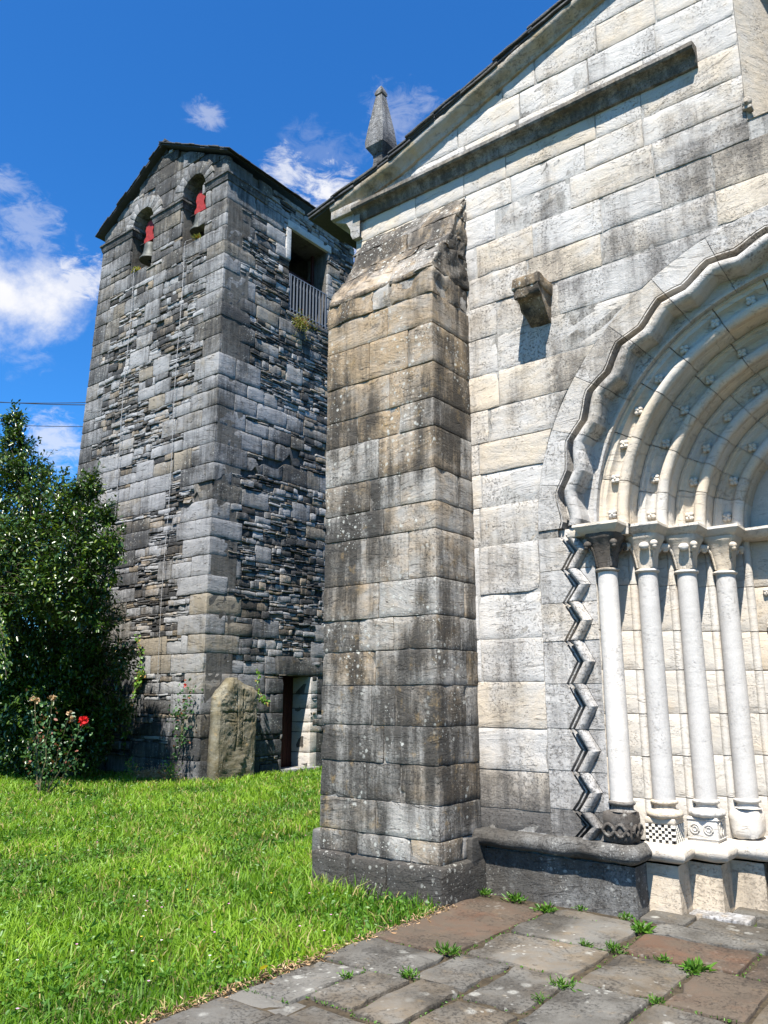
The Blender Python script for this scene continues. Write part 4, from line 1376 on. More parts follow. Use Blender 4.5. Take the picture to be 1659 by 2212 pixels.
# tower roof
mb = MB()
rt_pts = [(TX0 - .10, tr_l(TX0) - .03), (PKX, PKZ + .0), (TX1 + .10, tr_l(TX1) - .01)]
for a, b2 in zip(rt_pts, rt_pts[1:]):
    V = []
    for yy in (TY0 - .14, TY1 + .3):
        for (x, z) in (a, b2): V += [(x, yy, z + .03), (x, yy, z + .06)]
    mb.add(V, [(0, 2, 6, 4), (1, 5, 7, 3), (0, 1, 3, 2), (4, 6, 7, 5), (0, 4, 5, 1), (2, 3, 7, 6)], (.3, .3, .3))
    L = math.hypot(b2[0] - a[0], b2[1] - a[1]); n = 14
    for row_i in range(n + 1):
        y = TY0 - .18
        t = row_i / n
        while y < TY1 + .3:
            wd = random.uniform(.3, .55)
            if row_i in (0, n) or y < TY0 + .6:
                s = L / n

                def wp(p, a=a, b2=b2, t=t):
                    q = t + p[0] / L
                    zz = a[1] + (b2[1] - a[1]) * q
                    return (a[0] + (b2[0] - a[0]) * q, p[1], zz + p[2] + .06)
                rbox(mb, -s * .55, s * .55, y + random.uniform(-.03, .03) * (y < TY0), y + wd, random.uniform(0, .015), .028 + random.uniform(0, .015), .006, .15, .01, rt(.3, .3), wp, freq=8)
            y += wd
# ridge stones
y = TY0 - .16
while y < TY1:
    rbox(mb, PKX - .15, PKX + .15, y, y + .4, PKZ + .06, PKZ + .11 + random.uniform(0, .03), .02, .1, .015, rt(.3, .3), freq=8); y += .42
mb.build('roof', M['slate'], tower, smooth=30)

# balcony opening: rail, red post
rail = MB()
xr_ = TX1 - .02
rbox(rail, xr_ - .015, xr_ + .015, W0 + .01, W1 - .01, 11.69, 11.72, .004, .5, 0)
rbox(rail, xr_ - .015, xr_ + .015, W0 + .01, W1 - .01, 10.78, 10.81, .004, .5, 0)
for yy in (W0 + .012, W1 - .012): rbox(rail, xr_ - .014, xr_ + .014, yy - .011, yy + .011, 10.72, 11.715, .003, 1, 0)
rl = rail.build('railing', M['rail'], tower, smooth=None)
for q in range(12):
    mb = MB(); yy = W0 + .05 + q * (W1 - W0 - .1) / 11
    rbox(mb, xr_ - .03, xr_ + .03, yy - .008, yy + .008, 10.72, 11.69, .002, 1, 0)
    mb.build('baluster', M['rail'], rl, smooth=None)
mb = MB(); rbox(mb, TX1 - .50, TX1 - .44, W1 - .12, W1 - .05, WA, WB, .005, .5, .002)
rbox(mb, TX1 - .62, TX1 - .55, W0, W1, 12.15, 12.22, .005, .5, .002)
mb.build('window_frame', M['doorred'], tower)
mb = MB()
for q in range(6):
    y0 = D0 + .01 + q * .145
    rbox(mb, TX1 - .62, TX1 - .56, y0, y0 + .14, -.05, DZ, .006, .5, .001)
dr = mb.build('door', M['doorred'], tower)
mb = MB(); tube(mb, [(TX1 - .54, D0 + .12, .95), (TX1 - .50, D0 + .12, .97), (TX1 - .50, D0 + .12, 1.07), (TX1 - .54, D0 + .12, 1.09)], .008, 6); mb.build('handle', M['cable'], dr)

# bells hang in the arches: things of their own
for (i, (cx, h, s, sp)) in enumerate(ARCH):
    by = TY0 + .25; zb_ = 12.36 if i == 0 else 12.34
    bell = thing('bell', (cx, by, zb_), ['bronze bell with red yoke hanging in the right arch of the tower', 'smaller-looking bronze bell with red yoke hanging in the left arch of the tower'][i], 'bell', 'church bells in the tower arches')
    mb = MB()
    lathe(mb, cx, by, [(.225, zb_ + .01), (.235, zb_ + .0), (.262, zb_ + .005), (.262, zb_ + .03), (.232, zb_ + .07), (.195, zb_ + .14), (.172, zb_ + .24), (.16, zb_ + .36), (.155, zb_ + .43), (.13, zb_ + .48), (.06, zb_ + .51), (.03, zb_ + .54)], 32)
    bd = mb.build('bell_body', M['bronze'], bell, smooth=45)
    mb = MB(); tube(mb, [(cx, by, zb_ + .3), (cx, by, zb_ - .02)], [.012, .02], 8); ball(mb, (cx, by, zb_ - .02), .045); mb.build('clapper', M['cable'], bell)
    mb = MB()
    zy = zb_ + .54
    op = [(-.20, 0), (.20, 0), (.20, .10), (.13, .16), (.13, .24), (.17, .34), (.15, .46), (.08, .55), (0, .58), (-.08, .55), (-.15, .46), (-.17, .34), (-.13, .24), (-.13, .16), (-.20, .10)]
    slab_poly(mb, op, [], lambda u, v: (cx + u, by - .07, zy + v), lambda u, v: (cx + u, by + .07, zy + v))
    mb.build('yoke', M['red'], bell, smooth=None)
    mb = MB(); tube(mb, [(cx - h - .02, by, zy + .06), (cx + h + .02, by, zy + .06)], .022, 8); mb.build('axle', M['cable'], bell)
    # chain down the wall
    chx = cx - .16
    pts = [(chx, TY0 - .085 + .02 * math.sin(z * 1.3), z) for z in np.arange(1.6, 12.1, .25)]
    mb = MB(); tube(mb, [(chx, by, zb_ - .05), (chx, TY0 - .06, 12.05)] + list(reversed(pts)), .006, 5)
    for z in np.arange(1.6, 12.0, .085): ball(mb, (chx, TY0 - .085 + .02 * math.sin(z * 1.3), z), .013, n=3)
    tag(mb.build('bell_chain', M['chain'], None, (chx, TY0 - .08, 1.6)), ['thin beaded chain hanging down the tower front from the right bell', 'thin beaded chain hanging down the tower front from the left bell'][i], 'chain', 'bell chains on the tower front')

# carved granite slab leaning by the tower
stele = MB()
sx0 = -12.36
outl = [(10.62, -.1), (10.60, .6), (10.62, 1.2), (10.63, 1.55), (10.72, 1.68), (10.86, 1.80), (10.95, 1.93), (11.12, 1.95), (11.25, 1.86), (11.42, 1.78), (11.58, 1.74), (11.70, 1.62), (11.69, 1.2), (11.68, .6), (11.66, -.1)]
cyc, czc = 11.15, .9


def in_poly(u, v):
    c = False; n = len(outl)
    for i in range(n):
        a, b2 = outl[i], outl[(i + 1) % n]
        if (a[1] > v) != (b2[1] > v) and u < (b2[0] - a[0]) * (v - a[1]) / (b2[1] - a[1]) + a[0]: c = not c
    return c


# front face as a fan of rings so it can carry the incised cross
rings = 46; V = []; n = 0
dense = []
for i in range(len(outl)):
    a, b2 = outl[i], outl[(i + 1) % len(outl)]
    for j in range(10): dense.append((a[0] + (b2[0] - a[0]) * j / 10, a[1] + (b2[1] - a[1]) * j / 10))
n = len(dense)
for rI in range(rings + 1):
    s = 1 - rI / rings
    for (u, v) in dense:
        uu = cyc + (u - cyc) * s; vv = czc + (v - czc) * s
        d = 0.0
        edge = min(1, (1 - s) * 9)
        # raised cross between shallow grooves
        for gx in (11.12, 11.27):
            if abs(uu - gx) < .014 and .5 < vv < 1.7: d -= .02
        for gz in (1.08, 1.26):
            if abs(vv - gz) < .014 and 10.74 < uu < 11.6 and not 11.1 < uu < 11.29: d -= .02
        if abs(uu - 11.2 - (vv - .1) * .3) < .03 and vv < .42: d += .04
        p = Vector((sx0 + d - .05 * (1 - edge), uu, vv))
        V.append(p + noise.noise_vector(p * 4) * .022 + noise.noise_vector(p * 14) * .010 + noise.noise_vector(p * 40) * .008)
F = [(r_ * n + i, r_ * n + (i + 1) % n, (r_ + 1) * n + (i + 1) % n, (r_ + 1) * n + i) for r_ in range(rings) for i in range(n)]
bi = len(V)
for (u, v) in dense:
    p = Vector((sx0 - .24, u, v)); V.append(p + noise.noise_vector(p * 6) * .014)
F += [(i, bi + i, bi + (i + 1) % n, (i + 1) % n) for i in range(n)]
F.append(tuple(reversed(range(bi, bi + n))))
stele.add(V, F, (.5, .35, .5))
so = stele.build('carved_slab', M['granite'], None, (sx0, 11.15, 0), smooth=180)
tag(so, 'tall mossy granite slab with a worn cross carved on it, standing against the tower beside its door', 'stone slab')

# ------------------------------------------------------------------ vegetation
def unit(v): return v / (np.linalg.norm(v, axis=-1, keepdims=True) + 1e-9)


def leaves_np(P, size, axis=None, nrm=None, width=.5, fold=.18, bend=.0):
    """folded leaves with six corners: returns verts and tris"""
    n = len(P); P = np.asarray(P, float)
    size = np.broadcast_to(size, (n,))[:, None]
    if axis is None: axis = unit(RN.normal(size=(n, 3)))
    if nrm is None: nrm = unit(RN.normal(size=(n, 3)) + np.array([0, 0, .8]))
    side = unit(np.cross(axis, nrm)); nrm = unit(np.cross(side, axis))
    b = P; t = P + axis * size - nrm * size * bend
    m1 = P + axis * size * .30; m2 = P + axis * size * .68 - nrm * size * bend * .4
    l1 = m1 + side * size * width * .46 + nrm * size * fold; r1 = m1 - side * size * width * .46 + nrm * size * fold
    l2 = m2 + side * size * width * .42 + nrm * size * fold; r2 = m2 - side * size * width * .42 + nrm * size * fold
    V = np.stack([b, l1, l2, t, r2, r1], 1).reshape(-1, 3)
    T = np.array([[0, 1, 5], [1, 2, 3], [1, 3, 5], [5, 3, 4]])
    T = np.array([[0, 1, 2], [0, 2, 3], [0, 3, 4], [0, 4, 5]])
    tr = (T[None] + (np.arange(n) * 6)[:, None, None]).reshape(-1, 3)
    return V, tr


def rand_tint(n, per, a=None):
    c = RN.rand(n, 3)
    if a is not None: c[:, 0] = np.clip(a + (RN.rand(n) - .5) * .5, 0, 1)
    return np.repeat(c, per, 0)


def keep_out(x, y):
    bad = (x > -3.70) & (y > -4.6) & (y < 6.4)
    bad |= (x > PX0 - .04) & (y > PY - .09) & (x < 4)
    bad |= (x > TX0) & (x < TX1 + .02) & (y > TY0) & (y < TY1)
    return bad


# lawn: blades of grass as real geometry, thinning out with distance
def sample_ground(n, dmin, dmax, pw, a0=-52, a1=40):
    u = RN.rand(n)
    d = (dmin ** pw + u * (dmax ** pw - dmin ** pw)) ** (1 / pw)
    a = np.radians(37.9 + RN.uniform(-a1, -a0, n))      # bearing left of +Y
    x = -np.sin(a) * d; y = np.cos(a) * d
    return x, y, d


def gnoise(x, y, s, o=0.0):
    return np.array([noise.noise(Vector((a * s + o, b * s, o))) for a, b in zip(x, y)])


x, y, d = sample_ground(330000, 3.9, 26, .75)
k0 = ~keep_out(x, y)
k0 &= (gnoise(x, y, 2.3, 11) + RN.rand(len(x)) * .9 > -.12)
x, y, d = x[k0], y[k0], d[k0]
n = len(x)
g1 = gnoise(x, y, 1.1); g2 = gnoise(x, y, 3.5, 7)
edge = np.clip((-3.70 - x) / .25, 0, 1)
h = (.045 + .075 * RN.rand(n) ** 2 + .05 * g1 + .05 * g2) * (.55 + .45 * edge)
h[(x > -5.6) & (y > 4.9)] *= 1.5
h = np.clip(h, .02, .2)
# a few stalks spill over the paving edge
lean = RN.normal(size=(n, 2)) * .5
wd = .0028 * (1 + d * .16)
ang = RN.rand(n) * 2 * PI
sx, sy = np.cos(ang) * wd, np.sin(ang) * wd
z0 = np.full(n, -.05)
hh = h + .03
b1 = np.stack([x - sx, y - sy, z0], 1); b2 = np.stack([x + sx, y + sy, z0], 1)
mx = x + lean[:, 0] * hh * .35; my = y + lean[:, 1] * hh * .35; mz = z0 + hh * .62
m1 = np.stack([mx - sx * .8, my - sy * .8, mz], 1); m2 = np.stack([mx + sx * .8, my + sy * .8, mz], 1)
tp = np.stack([x + lean[:, 0] * hh, y + lean[:, 1] * hh, z0 + hh * (1 - .18 * np.hypot(lean[:, 0], lean[:, 1]))], 1)
V = np.stack([b1, b2, m2, m1, tp], 1).reshape(-1, 3)
T = (np.array([[0, 1, 2], [0, 2, 3], [3, 2, 4]])[None] + (np.arange(n) * 5)[:, None, None]).reshape(-1, 3)
ti = np.stack([np.clip(.45 + g1 * .9 + (RN.rand(n) - .5) * .55 + d * .012, 0, 1), np.clip(RN.rand(n) * (.93 + .25 * (g2 > .22)) , 0, 1), RN.rand(n)], 1)
o = np_mesh('grass', V, T, np.repeat(ti, 5, 0), M['grass'])
tag(o, kind='stuff')
# clover and dandelion leaves among it
x, y, d = sample_ground(52000, 3.9, 18, .6)
g = gnoise(x, y, 1.7, 3)
k0 = (~keep_out(x, y)) & (g + RN.rand(len(x)) * .5 > .12); x, y, d = x[k0], y[k0], d[k0]; n = len(x)
ax_ = unit(np.stack([RN.normal(size=n), RN.normal(size=n), RN.rand(n) * 1.0], 1))
P = np.stack([x, y, RN.uniform(.0, .05, n)], 1)
V, T = leaves_np(P, RN.uniform(.016, .045, n), ax_, None, .62, .08, .2)
tag(np_mesh('clover', V, T, rand_tint(n, 6), M['clover']), kind='stuff')
# longer strap leaves of dandelions
x, y, d = sample_ground(260, 4.2, 14, .8)
k0 = ~keep_out(x - .0, y) & ~keep_out(x + .1, y); x, y = x[k0], y[k0]
PP = []; AA = []; SS = []
for a, b2 in zip(x, y):
    m = random.randint(5, 9)
    for q in range(m):
        t = 2 * PI * q / m + random.uniform(-.3, .3)
        PP.append((a, b2, .02)); AA.append((math.cos(t), math.sin(t), random.uniform(.35, 1.0))); SS.append(random.uniform(.045, .095))
V, T = leaves_np(PP, np.array(SS), unit(np.array(AA)), None, .24, .04, .35)
tag(np_mesh('dandelion_leaves', V, T, rand_tint(len(PP), 6), M['clover']), kind='stuff')
# tiny white, pink and yellow flowers
x, y, d = sample_ground(320, 4.2, 16, .8)
k0 = ~keep_out(x, y); x, y = x[k0], y[k0]; n = len(x)
P = np.repeat(np.stack([x, y, RN.uniform(.07, .12, n)], 1), 7, 0)
t = np.tile(np.arange(7) * 2 * PI / 7, n)
A = unit(np.stack([np.cos(t), np.sin(t), np.full(len(t), .5)], 1))
V, T = leaves_np(P, .011, A, np.tile([[0, 0, 1.]], (len(P), 1)), .6)
kind_ = RN.choice([0.05, 0.1, .85, .95], n)
ti = np.stack([kind_, RN.rand(n), RN.rand(n)], 1)
tag(np_mesh('meadow_flowers', V, T, np.repeat(ti, 42, 0), M['flower']), kind='stuff')
# dry thatch and moss along the paving edge and joints
PP = []
for _ in range(2600):
    yy = random.uniform(-3, 5.6); PP.append((-3.70 + random.gauss(0, .035), yy, random.uniform(-.02, .015)))
n = len(PP)
V, T = leaves_np(PP, RN.uniform(.02, .05, n), unit(RN.normal(size=(n, 3)) * [1, 1, .35]), None, .12)
tag(np_mesh('dry_thatch', V, T, rand_tint(n, 6), M['dry']), kind='stuff')
PP = []
for (x0, y0, x1, y1, t_, wv) in slabs:
    for _ in range(70):
        if noise.noise(Vector((x0 * 3 + _ * .02, y0 * 3, 1))) < -.05: continue
        u = random.random()
        PP.append((x0 + (x1 - x0) * u, y0 + random.gauss(0, .006), -.012) if random.random() < .5 else (x0 + random.gauss(0, .006), y0 + (y1 - y0) * u, -.012))
PP = [p for p in PP if p[0] > -3.69]
n = len(PP)
V, T = leaves_np(PP, RN.uniform(.008, .022, n), unit(RN.normal(size=(n, 3)) * [1, 1, .3] + [0, 0, .8]), None, .5)
tag(np_mesh('joint_moss', V, T, rand_tint(n, 6), M['clover']), kind='stuff')

# weeds in the paving joints: each a thing
weeds = [(-3.86, 6.18, .07, 'small weed at the foot of the stepped buttress corner'), (-3.70, 6.10, .10, 'leafy weed where the dark ledge wall meets the buttress'),
         (-3.40, 6.10, .13, 'bushy weed below the dark ledge beyond the reddish slab'), (-3.06, 5.95, .13, 'tall weed at the far right corner of the first reddish slab'),
         (-2.86, 6.12, .07, 'small weed against the dark plinth left of the portal'), (-2.50, 6.12, .08, 'single-stemmed weed at the dark plinth close to its corner'),
         (-2.30, 5.88, .14, 'weed at the corner of the red-brown slab nearest the portal'), (-2.28, 5.33, .12, 'spreading grassy weed in the middle of the paving'),
         (-2.46, 5.30, .09, 'low weed left of the spreading grassy one'), (-3.09, 4.63, .14, 'bright clump of weeds where four slabs meet below the reddish slab'),
         (-3.04, 4.14, .09, 'dark green dandelion rosette in the near left joint'), (-3.30, 3.88, .07, 'flat weed in the joint nearest the lawn'),
         (-2.24, 4.52, .12, 'starry grass tuft left of the brown slabs'), (-2.25, 4.27, .07, 'small weed just in front of the starry grass tuft'),
         (-1.74, 4.60, .07, 'small weed by the lower right red slab'), (-1.75, 5.26, .14, 'upright weed at the edge of the large red slab'), (-1.96, 5.32, .08, 'flat weed along the front edge of the large red slab')]
for (wx, wy, r, lb) in weeds:
    PP = []; AA = []; SS = []
    long_ = 'grass' in lb or 'clump' in lb
    subs = [(0, 0, 1), (r * random.uniform(-.3, .3), r * random.uniform(-.2, .2), .7)]
    for q in range(int(40 + r * 420)):
        su = random.choice(subs); t = random.random() * 2 * PI; rr = abs(random.gauss(0, r * .26))
        PP.append((wx + su[0] + math.cos(t) * rr * 1.2, wy + su[1] + math.sin(t) * rr * .8, random.uniform(-.015, .02)))
        AA.append((math.cos(t) + random.gauss(0, .3), math.sin(t) + random.gauss(0, .3), random.uniform(.2, 2.0))); SS.append(random.uniform(.18, .5) * r * su[2])
    V, T = leaves_np(PP, np.array(SS), unit(np.array(AA)), None, .18 if long_ else .36, .05, .3)
    o = np_mesh('weed', V, T, rand_tint(len(PP), 6), M['clover'], None, (wx, wy, 0))
    tag(o, lb, 'weed', 'weeds in the paving joints')
# fallen yellow leaf on the paving edge
V, T = leaves_np([(-3.73, 3.60, .03)], .07, np.array([[.6, .5, .35]]), None, .8, .05)
ym = leafy('yellow_leaf', (.55, .42, .03), (.6, .45, .04), .5, .3)
tag(np_mesh('fallen_leaf', V, T, rand_tint(1, 6), ym, None, (-3.73, 3.6, 0)), 'single yellow fallen leaf lying where the lawn meets the paving', 'leaf')

# ---- the big camellia by the tower
tree = thing('camellia_tree', (-15.2, 8.6, 0), 'tall bushy evergreen with glossy dark leaves beside the tower at the left edge', 'tree')
mb = MB()
for (a, b2, r) in [((-15.2, 9.3, -.1), (-15.3, 9.0, 2.2), .13), ((-15.3, 9.0, 2.0), (-16.2, 8.1, 6.6), .08), ((-15.3, 9.0, 1.8), (-13.6, 8.1, 4.6), .07), ((-15.3, 9.0, 2.4), (-14.6, 8.0, 4.9), .06), ((-16.6, 9, -.1), (-17.3, 8.5, 4.6), .09), ((-15.2, 9.0, 1.5), (-15.6, 8.1, 5.6), .06)]:
    pts = [Vector(a).lerp(Vector(b2), q / 6) + noise.noise_vector(Vector((a[0], q * .7, r * 9))) * .12 * (q > 0) for q in range(7)]
    tube(mb, pts, [r * (1 - .12 * q) for q in range(7)], 8)
mb.build('trunk', M['bark'], tree)
clumps = [(-16.46, 8, 7.35, .25), (-16.3, 8, 6.84, .36), (-15.7, 8, 6.0, .62), (-16.82, 8, 6.3, .72), (-14.65, 8, 5.25, .66), (-13.3, 8, 5.36, .32), (-13.7, 8, 4.9, .55), (-12.95, 8, 4.65, .42),
          (-12.42, 7.9, 4.05, .36), (-13.2, 7.8, 4.05, .66), (-14.6, 7.7, 4.3, .92), (-16.3, 7.9, 4.9, 1.15), (-12.7, 7.9, 3.5, .4), (-13.7, 7.7, 3.4, .75), (-15.3, 7.6, 3.5, 1.0), (-13.0, 8, 3.05, .42), (-17.7, 8, 4.6, 1.4), (-16.7, 7.9, 3.3, .9),
          (-14.9, 9.3, 2.3, .6), (-16.1, 9.2, 2.3, 1.0), (-18.0, 9.2, 2.3, 1.2), (-14.6, 9.4, 1.3, .55), (-15.9, 9.3, 1.1, .95), (-17.8, 9.3, 1.0, 1.1), (-14.7, 9.3, .6, .5), (-15.9, 9.3, .4, .8), (-17.5, 9.2, .4, .9), (-14.6, 8.5, 1.6, .5), (-15.3, 8.4, 1.3, .55), (-16.1, 8.4, 1.3, .6), (-16.9, 8.4, 1.3, .6), (-15.0, 8.6, .5, .5), (-15.8, 8.6, .5, .55), (-16.6, 8.6, .5, .55), (-14.8, 8.3, 2.4, .5), (-15.7, 8.2, 2.3, .6), (-16.6, 8.2, 2.3, .65), (-14.1, 8.6, 2.2, .45), (-13.7, 8.5, 2.7, .4), (-14.5, 8.9, 1.9, .6), (-15.3, 8.9, 1.7, .7), (-16.1, 8.9, 1.7, .7), (-17.0, 8.9, 1.7, .8), (-15.0, 9.0, .8, .6), (-16.0, 9.0, .8, .7), (-17.0, 9.0, .8, .8), (-14.0, 9.3, 2.2, .5), (-14.1, 9.5, 1.2, .4), (-14.2, 8.8, 3.0, .7), (-15.5, 8.8, 3.6, 1.0), (-17.0, 8.9, 3.6, 1.1)]
PP = []; NN = []; SS = []; TT = []; XX = []
twig = MB()
for ci, (cx, cy, cz, r) in enumerate(clumps):
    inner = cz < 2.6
    nt = int(95 * (r ** 2) * 4) + 25
    for _ in range(nt):
        dr_ = unit(RN.normal(size=3)); dr_[2] = dr_[2] * .8 + .15; dr_ = unit(dr_)
        rr = r * (.55 + .45 * RN.rand() ** .5) * (1.0 + .28 * (RN.rand() < .2))
        base = np.array([cx, cy, cz]) + dr_ * rr * .55
        tip = np.array([cx, cy, cz]) + dr_ * rr + np.array([0, 0, .06])
        if rr > r * 1.0 and not inner: tube(twig, [tuple(base), tuple((base + tip) / 2 + RN.normal(size=3) * .02), tuple(tip)], [.008, .006, .003], 4)
        m = 11
        for q in range(m):
            t = (q + RN.rand()) / m
            p = base + (tip - base) * t + RN.normal(size=3) * .035
            PP.append(p); a = unit(dr_ * .6 + RN.normal(size=3) * .7 + np.array([0, 0, -.15])); XX.append(a)
            NN.append(unit(np.array([0, 0, 1.]) + dr_ * .5 + RN.normal(size=3) * .38))
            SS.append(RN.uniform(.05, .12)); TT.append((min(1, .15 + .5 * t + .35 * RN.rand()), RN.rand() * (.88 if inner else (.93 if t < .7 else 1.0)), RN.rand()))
# extra twigs poking out of the silhouette
for (a, b2) in [((-16.4, 8, 7.4), (-16.5, 8, 7.85)), ((-16.3, 8, 6.9), (-15.95, 8, 7.3)), ((-16.0, 8, 6.4), (-15.35, 8, 6.75)), ((-15.4, 8, 5.8), (-14.9, 8, 6.05)), ((-14.3, 8, 5.5), (-14.1, 8, 5.95)), ((-13.3, 8, 5.3), (-13.0, 8, 5.8)), ((-12.9, 8, 4.7), (-12.45, 8, 5.05)), ((-12.4, 7.9, 4.2), (-11.85, 7.9, 4.4)), ((-12.4, 7.9, 3.9), (-11.8, 7.9, 3.85)), ((-12.7, 7.9, 3.5), (-12.1, 7.9, 3.5)), ((-13.0, 8, 3.0), (-12.45, 8, 2.75)), ((-14.9, 8, 5.3), (-14.7, 8, 5.9)), ((-13.6, 8, 5.2), (-13.55, 8, 5.75)),
                ((-14.0, 6.9, 2.9), (-12.75, 6.5, 2.15)), ((-14.1, 6.9, 2.9), (-12.9, 6.5, 2.5)), ((-14.0, 7.0, 2.7), (-12.7, 6.5, 1.9)), ((-15.0, 7.3, 3.4), (-13.6, 6.8, 2.8)), ((-14.1, 6.9, 2.7), (-13.1, 6.5, 1.9))]:
    a = np.array(a); b2 = np.array(b2)
    tube(twig, [tuple(a), tuple((a + b2) / 2 + np.array([0, 0, .05])), tuple(b2)], [.010, .007, .003], 4)
    L = np.linalg.norm(b2 - a)
    for q in range(int(36 + 50 * L)):
        t = RN.rand(); p = a + (b2 - a) * t + RN.normal(size=3) * .045
        PP.append(p); XX.append(unit((b2 - a) + RN.normal(size=3) * .5)); NN.append(unit(np.array([0, 0, 1.]) + RN.normal(size=3) * .5)); SS.append(RN.uniform(.06, .10)); TT.append((.4 + .6 * RN.rand(), RN.rand(), 0))
twig.build('twigs', M['bark'], tree)
V, T = leaves_np(np.array(PP), np.array(SS), np.array(XX), np.array(NN), .46, .05, .12)
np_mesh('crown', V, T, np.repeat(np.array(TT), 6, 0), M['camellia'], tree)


def flower_head(parent, name, c, r, mat, n=26):
    c = np.array(c); A = unit(RN.normal(size=(n, 3)) + [0, 0, .3])
    V, T = leaves_np(c + A * r * .2, r, A, unit(np.cross(A, RN.normal(size=(n, 3)))), .9, .1)
    np_mesh(name, V, T, rand_tint(n, 6), mat, parent)


def shrub(root, stems, leaf_mat, per=60, sz=(.035, .06), spread=.10, rad=.012, start=.25, sname='stem'):
    PP = []; XX = []; SS = []
    for st in stems:
        pts = [Vector(st[0]).lerp(Vector(st[1]), q / 5) + noise.noise_vector(Vector((st[1][0] * 3, q * .9, st[1][2]))) * .05 * (0 < q) for q in range(6)]
        mb = MB(); tube(mb, pts, [rad * (1 - .14 * q) for q in range(6)], 6); mb.build(sname, M['stem'], root)
        for q in range(per):
            t = start + (1 - start) * RN.rand() ** .8; f = t * 5; i = min(4, int(f))
            p = np.array(pts[i].lerp(pts[i + 1], f - i)) + RN.normal(size=3) * spread * (.6 + .4 * t)
            PP.append(p); XX.append(unit(RN.normal(size=3) + [0, 0, -.1])); SS.append(RN.uniform(*sz))
    V, T = leaves_np(np.array(PP), np.array(SS), np.array(XX), None, .62, .06, .1)
    np_mesh('foliage', V, T, rand_tint(len(PP), 6), leaf_mat, root)


# rose bush on the lawn
rose = thing('rose_bush', (-13.0, 7.45, 0), 'open rose bush on the lawn with one red bloom and dried brown flower heads', 'rose bush')
b0 = (-13.05, 7.45, -.03)
shrub(rose, [(b0, (-13.58, 7.5, 1.48)), (b0, (-13.35, 7.35, 1.30)), (b0, (-12.98, 7.5, 1.48)), ((-12.95, 7.5, -.03), (-12.0, 7.5, 1.15)), ((-12.95, 7.5, -.03), (-12.3, 7.4, 1.25)), (b0, (-13.65, 7.6, .85)), ((-12.95, 7.5, -.03), (-12.2, 7.6, .6)), ((-12.95, 7.5, -.03), (-12.6, 7.3, .95))], M['rose_leaf'], 85, (.045, .085), .11, .014, .3)
flower_head(rose, 'red_bloom', (-11.93, 7.45, 1.19), .075, M['petal'], 34)
for c in [(-13.62, 7.48, 1.53), (-13.5, 7.5, 1.50), (-13.42, 7.45, 1.51), (-13.02, 7.5, 1.55), (-12.93, 7.5, 1.53), (-12.35, 7.45, 1.30), (-12.25, 7.45, 1.22)]:
    flower_head(rose, 'dried_head', c, .05, M['dry'], 20)
# climbing rose in front of the tower
cl = thing('climbing_rose', (-13.25, 10.15, 0), 'thin climbing rose with pale stem and a tiny red bud against the tower corner', 'climbing plant')
b0 = (-13.25, 10.15, -.03)
shrub(cl, [(b0, (-12.88, 10.2, .95)), ((-12.95, 10.2, .8), (-12.84, 10.25, 1.72)), ((-12.9, 10.2, .9), (-13.05, 10.2, 1.35))], M['rose_leaf'], 70, (.05, .09), .10, .011, .45)
flower_head(cl, 'red_bud', (-12.9, 10.2, 1.78), .035, M['petal'], 14)
# low weeds at the tower foot
for (bx, by_, r, lb) in [(-13.0, 10.1, .32, 'low green weeds at the foot of the tower corner beside the climbing rose'), (-14.0, 10.0, .30, 'low weeds in the shade at the foot of the tower under the evergreen')]:
    rt_ = thing('low_weeds', (bx, by_, 0), lb, 'weeds')
    shrub(rt_, [((bx + random.uniform(-r, r) * .5, by_, -.03), (bx + random.uniform(-r, r), by_ - random.uniform(0, .15), random.uniform(.2, .42))) for _ in range(7)], M['ivy'], 22, (.03, .06), .06, .004, .1)
n = 900
P = np.stack([RN.normal(-13.55, .28, n), RN.normal(10.1, .12, n), np.abs(RN.normal(0, .09, n))], 1)
V, T = leaves_np(P, RN.uniform(.03, .09, n), unit(RN.normal(size=(n, 3)) * [1, 1, .5]), None, .2)
tag(np_mesh('dead_plant_heap', V, T, rand_tint(n, 6), M['dry'], None, (-13.55, 10.1, 0)), 'small heap of brown dead plants at the foot of the tower', 'dead plants')


def ivy(label, stems, per, sz=(.04, .08), spread=.05, nrm=(0, -1, .4), mat='ivy'):
    root = thing('ivy', stems[0][0], label, 'ivy')
    PP = []; XX = []; SS = []; NN = []
    for st in stems:
        mb = MB(); tube(mb, [Vector(p) for p in st], .007, 5); mb.build('stem', M['stem'], root)
        for _ in range(per):
            i = random.randrange(len(st) - 1); t = random.random()
            p = np.array(Vector(st[i]).lerp(Vector(st[i + 1]), t)) + RN.normal(size=3) * spread * np.array([1, .5, 1])
            PP.append(p); XX.append(unit(RN.normal(size=3) + [0, 0, -.6])); NN.append(unit(np.array(nrm) + RN.normal(size=3) * .4)); SS.append(RN.uniform(*sz))
    V, T = leaves_np(np.array(PP), np.array(SS), np.array(XX), np.array(NN), .85, .05)
    np_mesh('foliage', V, T, rand_tint(len(PP), 6), M[mat], root)


ivy('ragged ivy trailing down the tower front beside the evergreen', [[(-15.05, 10.40, .4), (-14.95, 10.40, 1.3), (-14.75, 10.38, 1.9), (-14.65, 10.38, 2.4), (-14.78, 10.36, 2.85)], [(-15.3, 10.4, .8), (-15.35, 10.38, 1.8), (-15.6, 10.38, 2.7)], [(-14.75, 10.4, 1.8), (-14.55, 10.38, 2.1)]], 120)
ivy('small ivy shoot growing up behind the top of the granite slab', [[(-12.58, 11.72, 1.3), (-12.5, 11.73, 1.65), (-12.42, 11.72, 1.95), (-12.45, 11.70, 2.12)], [(-12.45, 11.73, 1.6), (-12.4, 11.86, 1.5), (-12.38, 11.93, 1.42)]], 34, (.05, .09), .035, (1, -.6, .5))
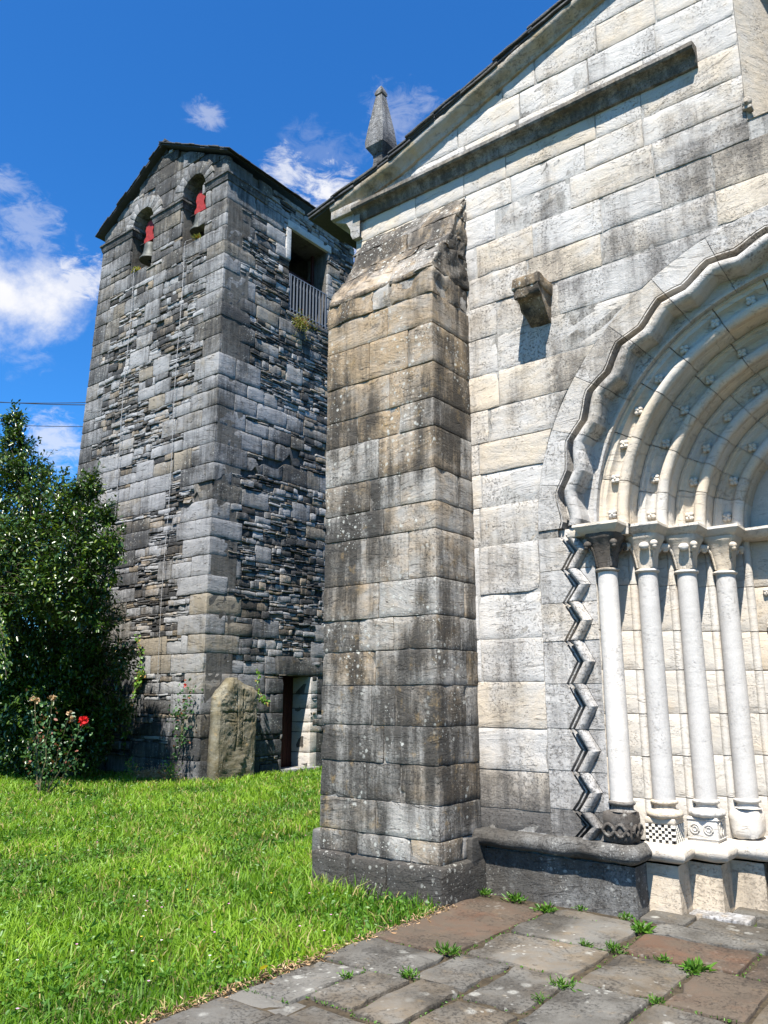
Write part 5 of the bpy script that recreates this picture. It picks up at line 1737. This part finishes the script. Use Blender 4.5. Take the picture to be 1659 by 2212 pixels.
# plant on the sill
wp_ = thing('wall_plant', (-12.66, 12.9, 10.62), 'yellowish green plant growing from the sill of the tower balcony opening', 'plant')
mb = MB(); PP = []; XX = []; SS = []
for _ in range(46):
    e = np.array([-12.55 + RN.normal() * .10, 12.88 + RN.normal() * .17, 10.42 + RN.normal() * .15])
    st = np.array([-12.68, 12.9, 10.62])
    tube(mb, [tuple(st), tuple((st + e) / 2 + [.06, 0, .06]), tuple(e)], .004, 4)
    for q in range(16):
        t = .3 + .7 * RN.rand(); p = st + (e - st) * t + RN.normal(size=3) * .035
        PP.append(p); XX.append(unit(RN.normal(size=3) + [.3, 0, .5])); SS.append(RN.uniform(.025, .05))
mb.build('stems', M['stem'], wp_)
V, T = leaves_np(np.array(PP), np.array(SS), np.array(XX), None, .4)
np_mesh('foliage', V, T, rand_tint(len(PP), 6), M['wallplant'], wp_)
# dry sprigs in the bell arch sills
for (cx, lb) in ((-13.75, 'tuft of dry weeds on the sill below the right bell'), (-16.1, 'tuft of dry weeds on the sill below the left bell')):
    n = 90; P = np.stack([RN.normal(cx, .05, n), RN.normal(TY0 + .02, .03, n), 12.02 + np.abs(RN.normal(0, .03, n))], 1)
    V, T = leaves_np(P, RN.uniform(.05, .12, n), unit(RN.normal(size=(n, 3)) + [0, 0, 1.2]), None, .14)
    tag(np_mesh('weed_tuft', V, T, rand_tint(n, 6), M['wallplant'], None, (cx, TY0, 12.02)), lb, 'weeds')

# overhead wires tied to the far side of the tower
for (z0, z1, r, lb) in [(17.35, 9.95, .016, 'lower wire of the upper pair running from the left edge to the tower'), (17.10, 10.13, .014, 'upper wire of the pair running from the left edge to the tower'), (16.1, 9.30, .012, 'single thin wire below the pair, ending at the tower')]:
    pts = []
    for q in range(21):
        t = q / 20; X = -45 + t * (45 - 17.8)
        base = z0 + (z1 - z0) * t
        pts.append((X, 14.0, base - .9 * (1 - (2 * t - 1) ** 2) * .5))
    mb = MB(); tube(mb, pts, r, 5)
    tag(mb.build('overhead_wire', M['cable'], None, (-17.8, 14, z1)), lb, 'wire', 'overhead wires left of the tower')
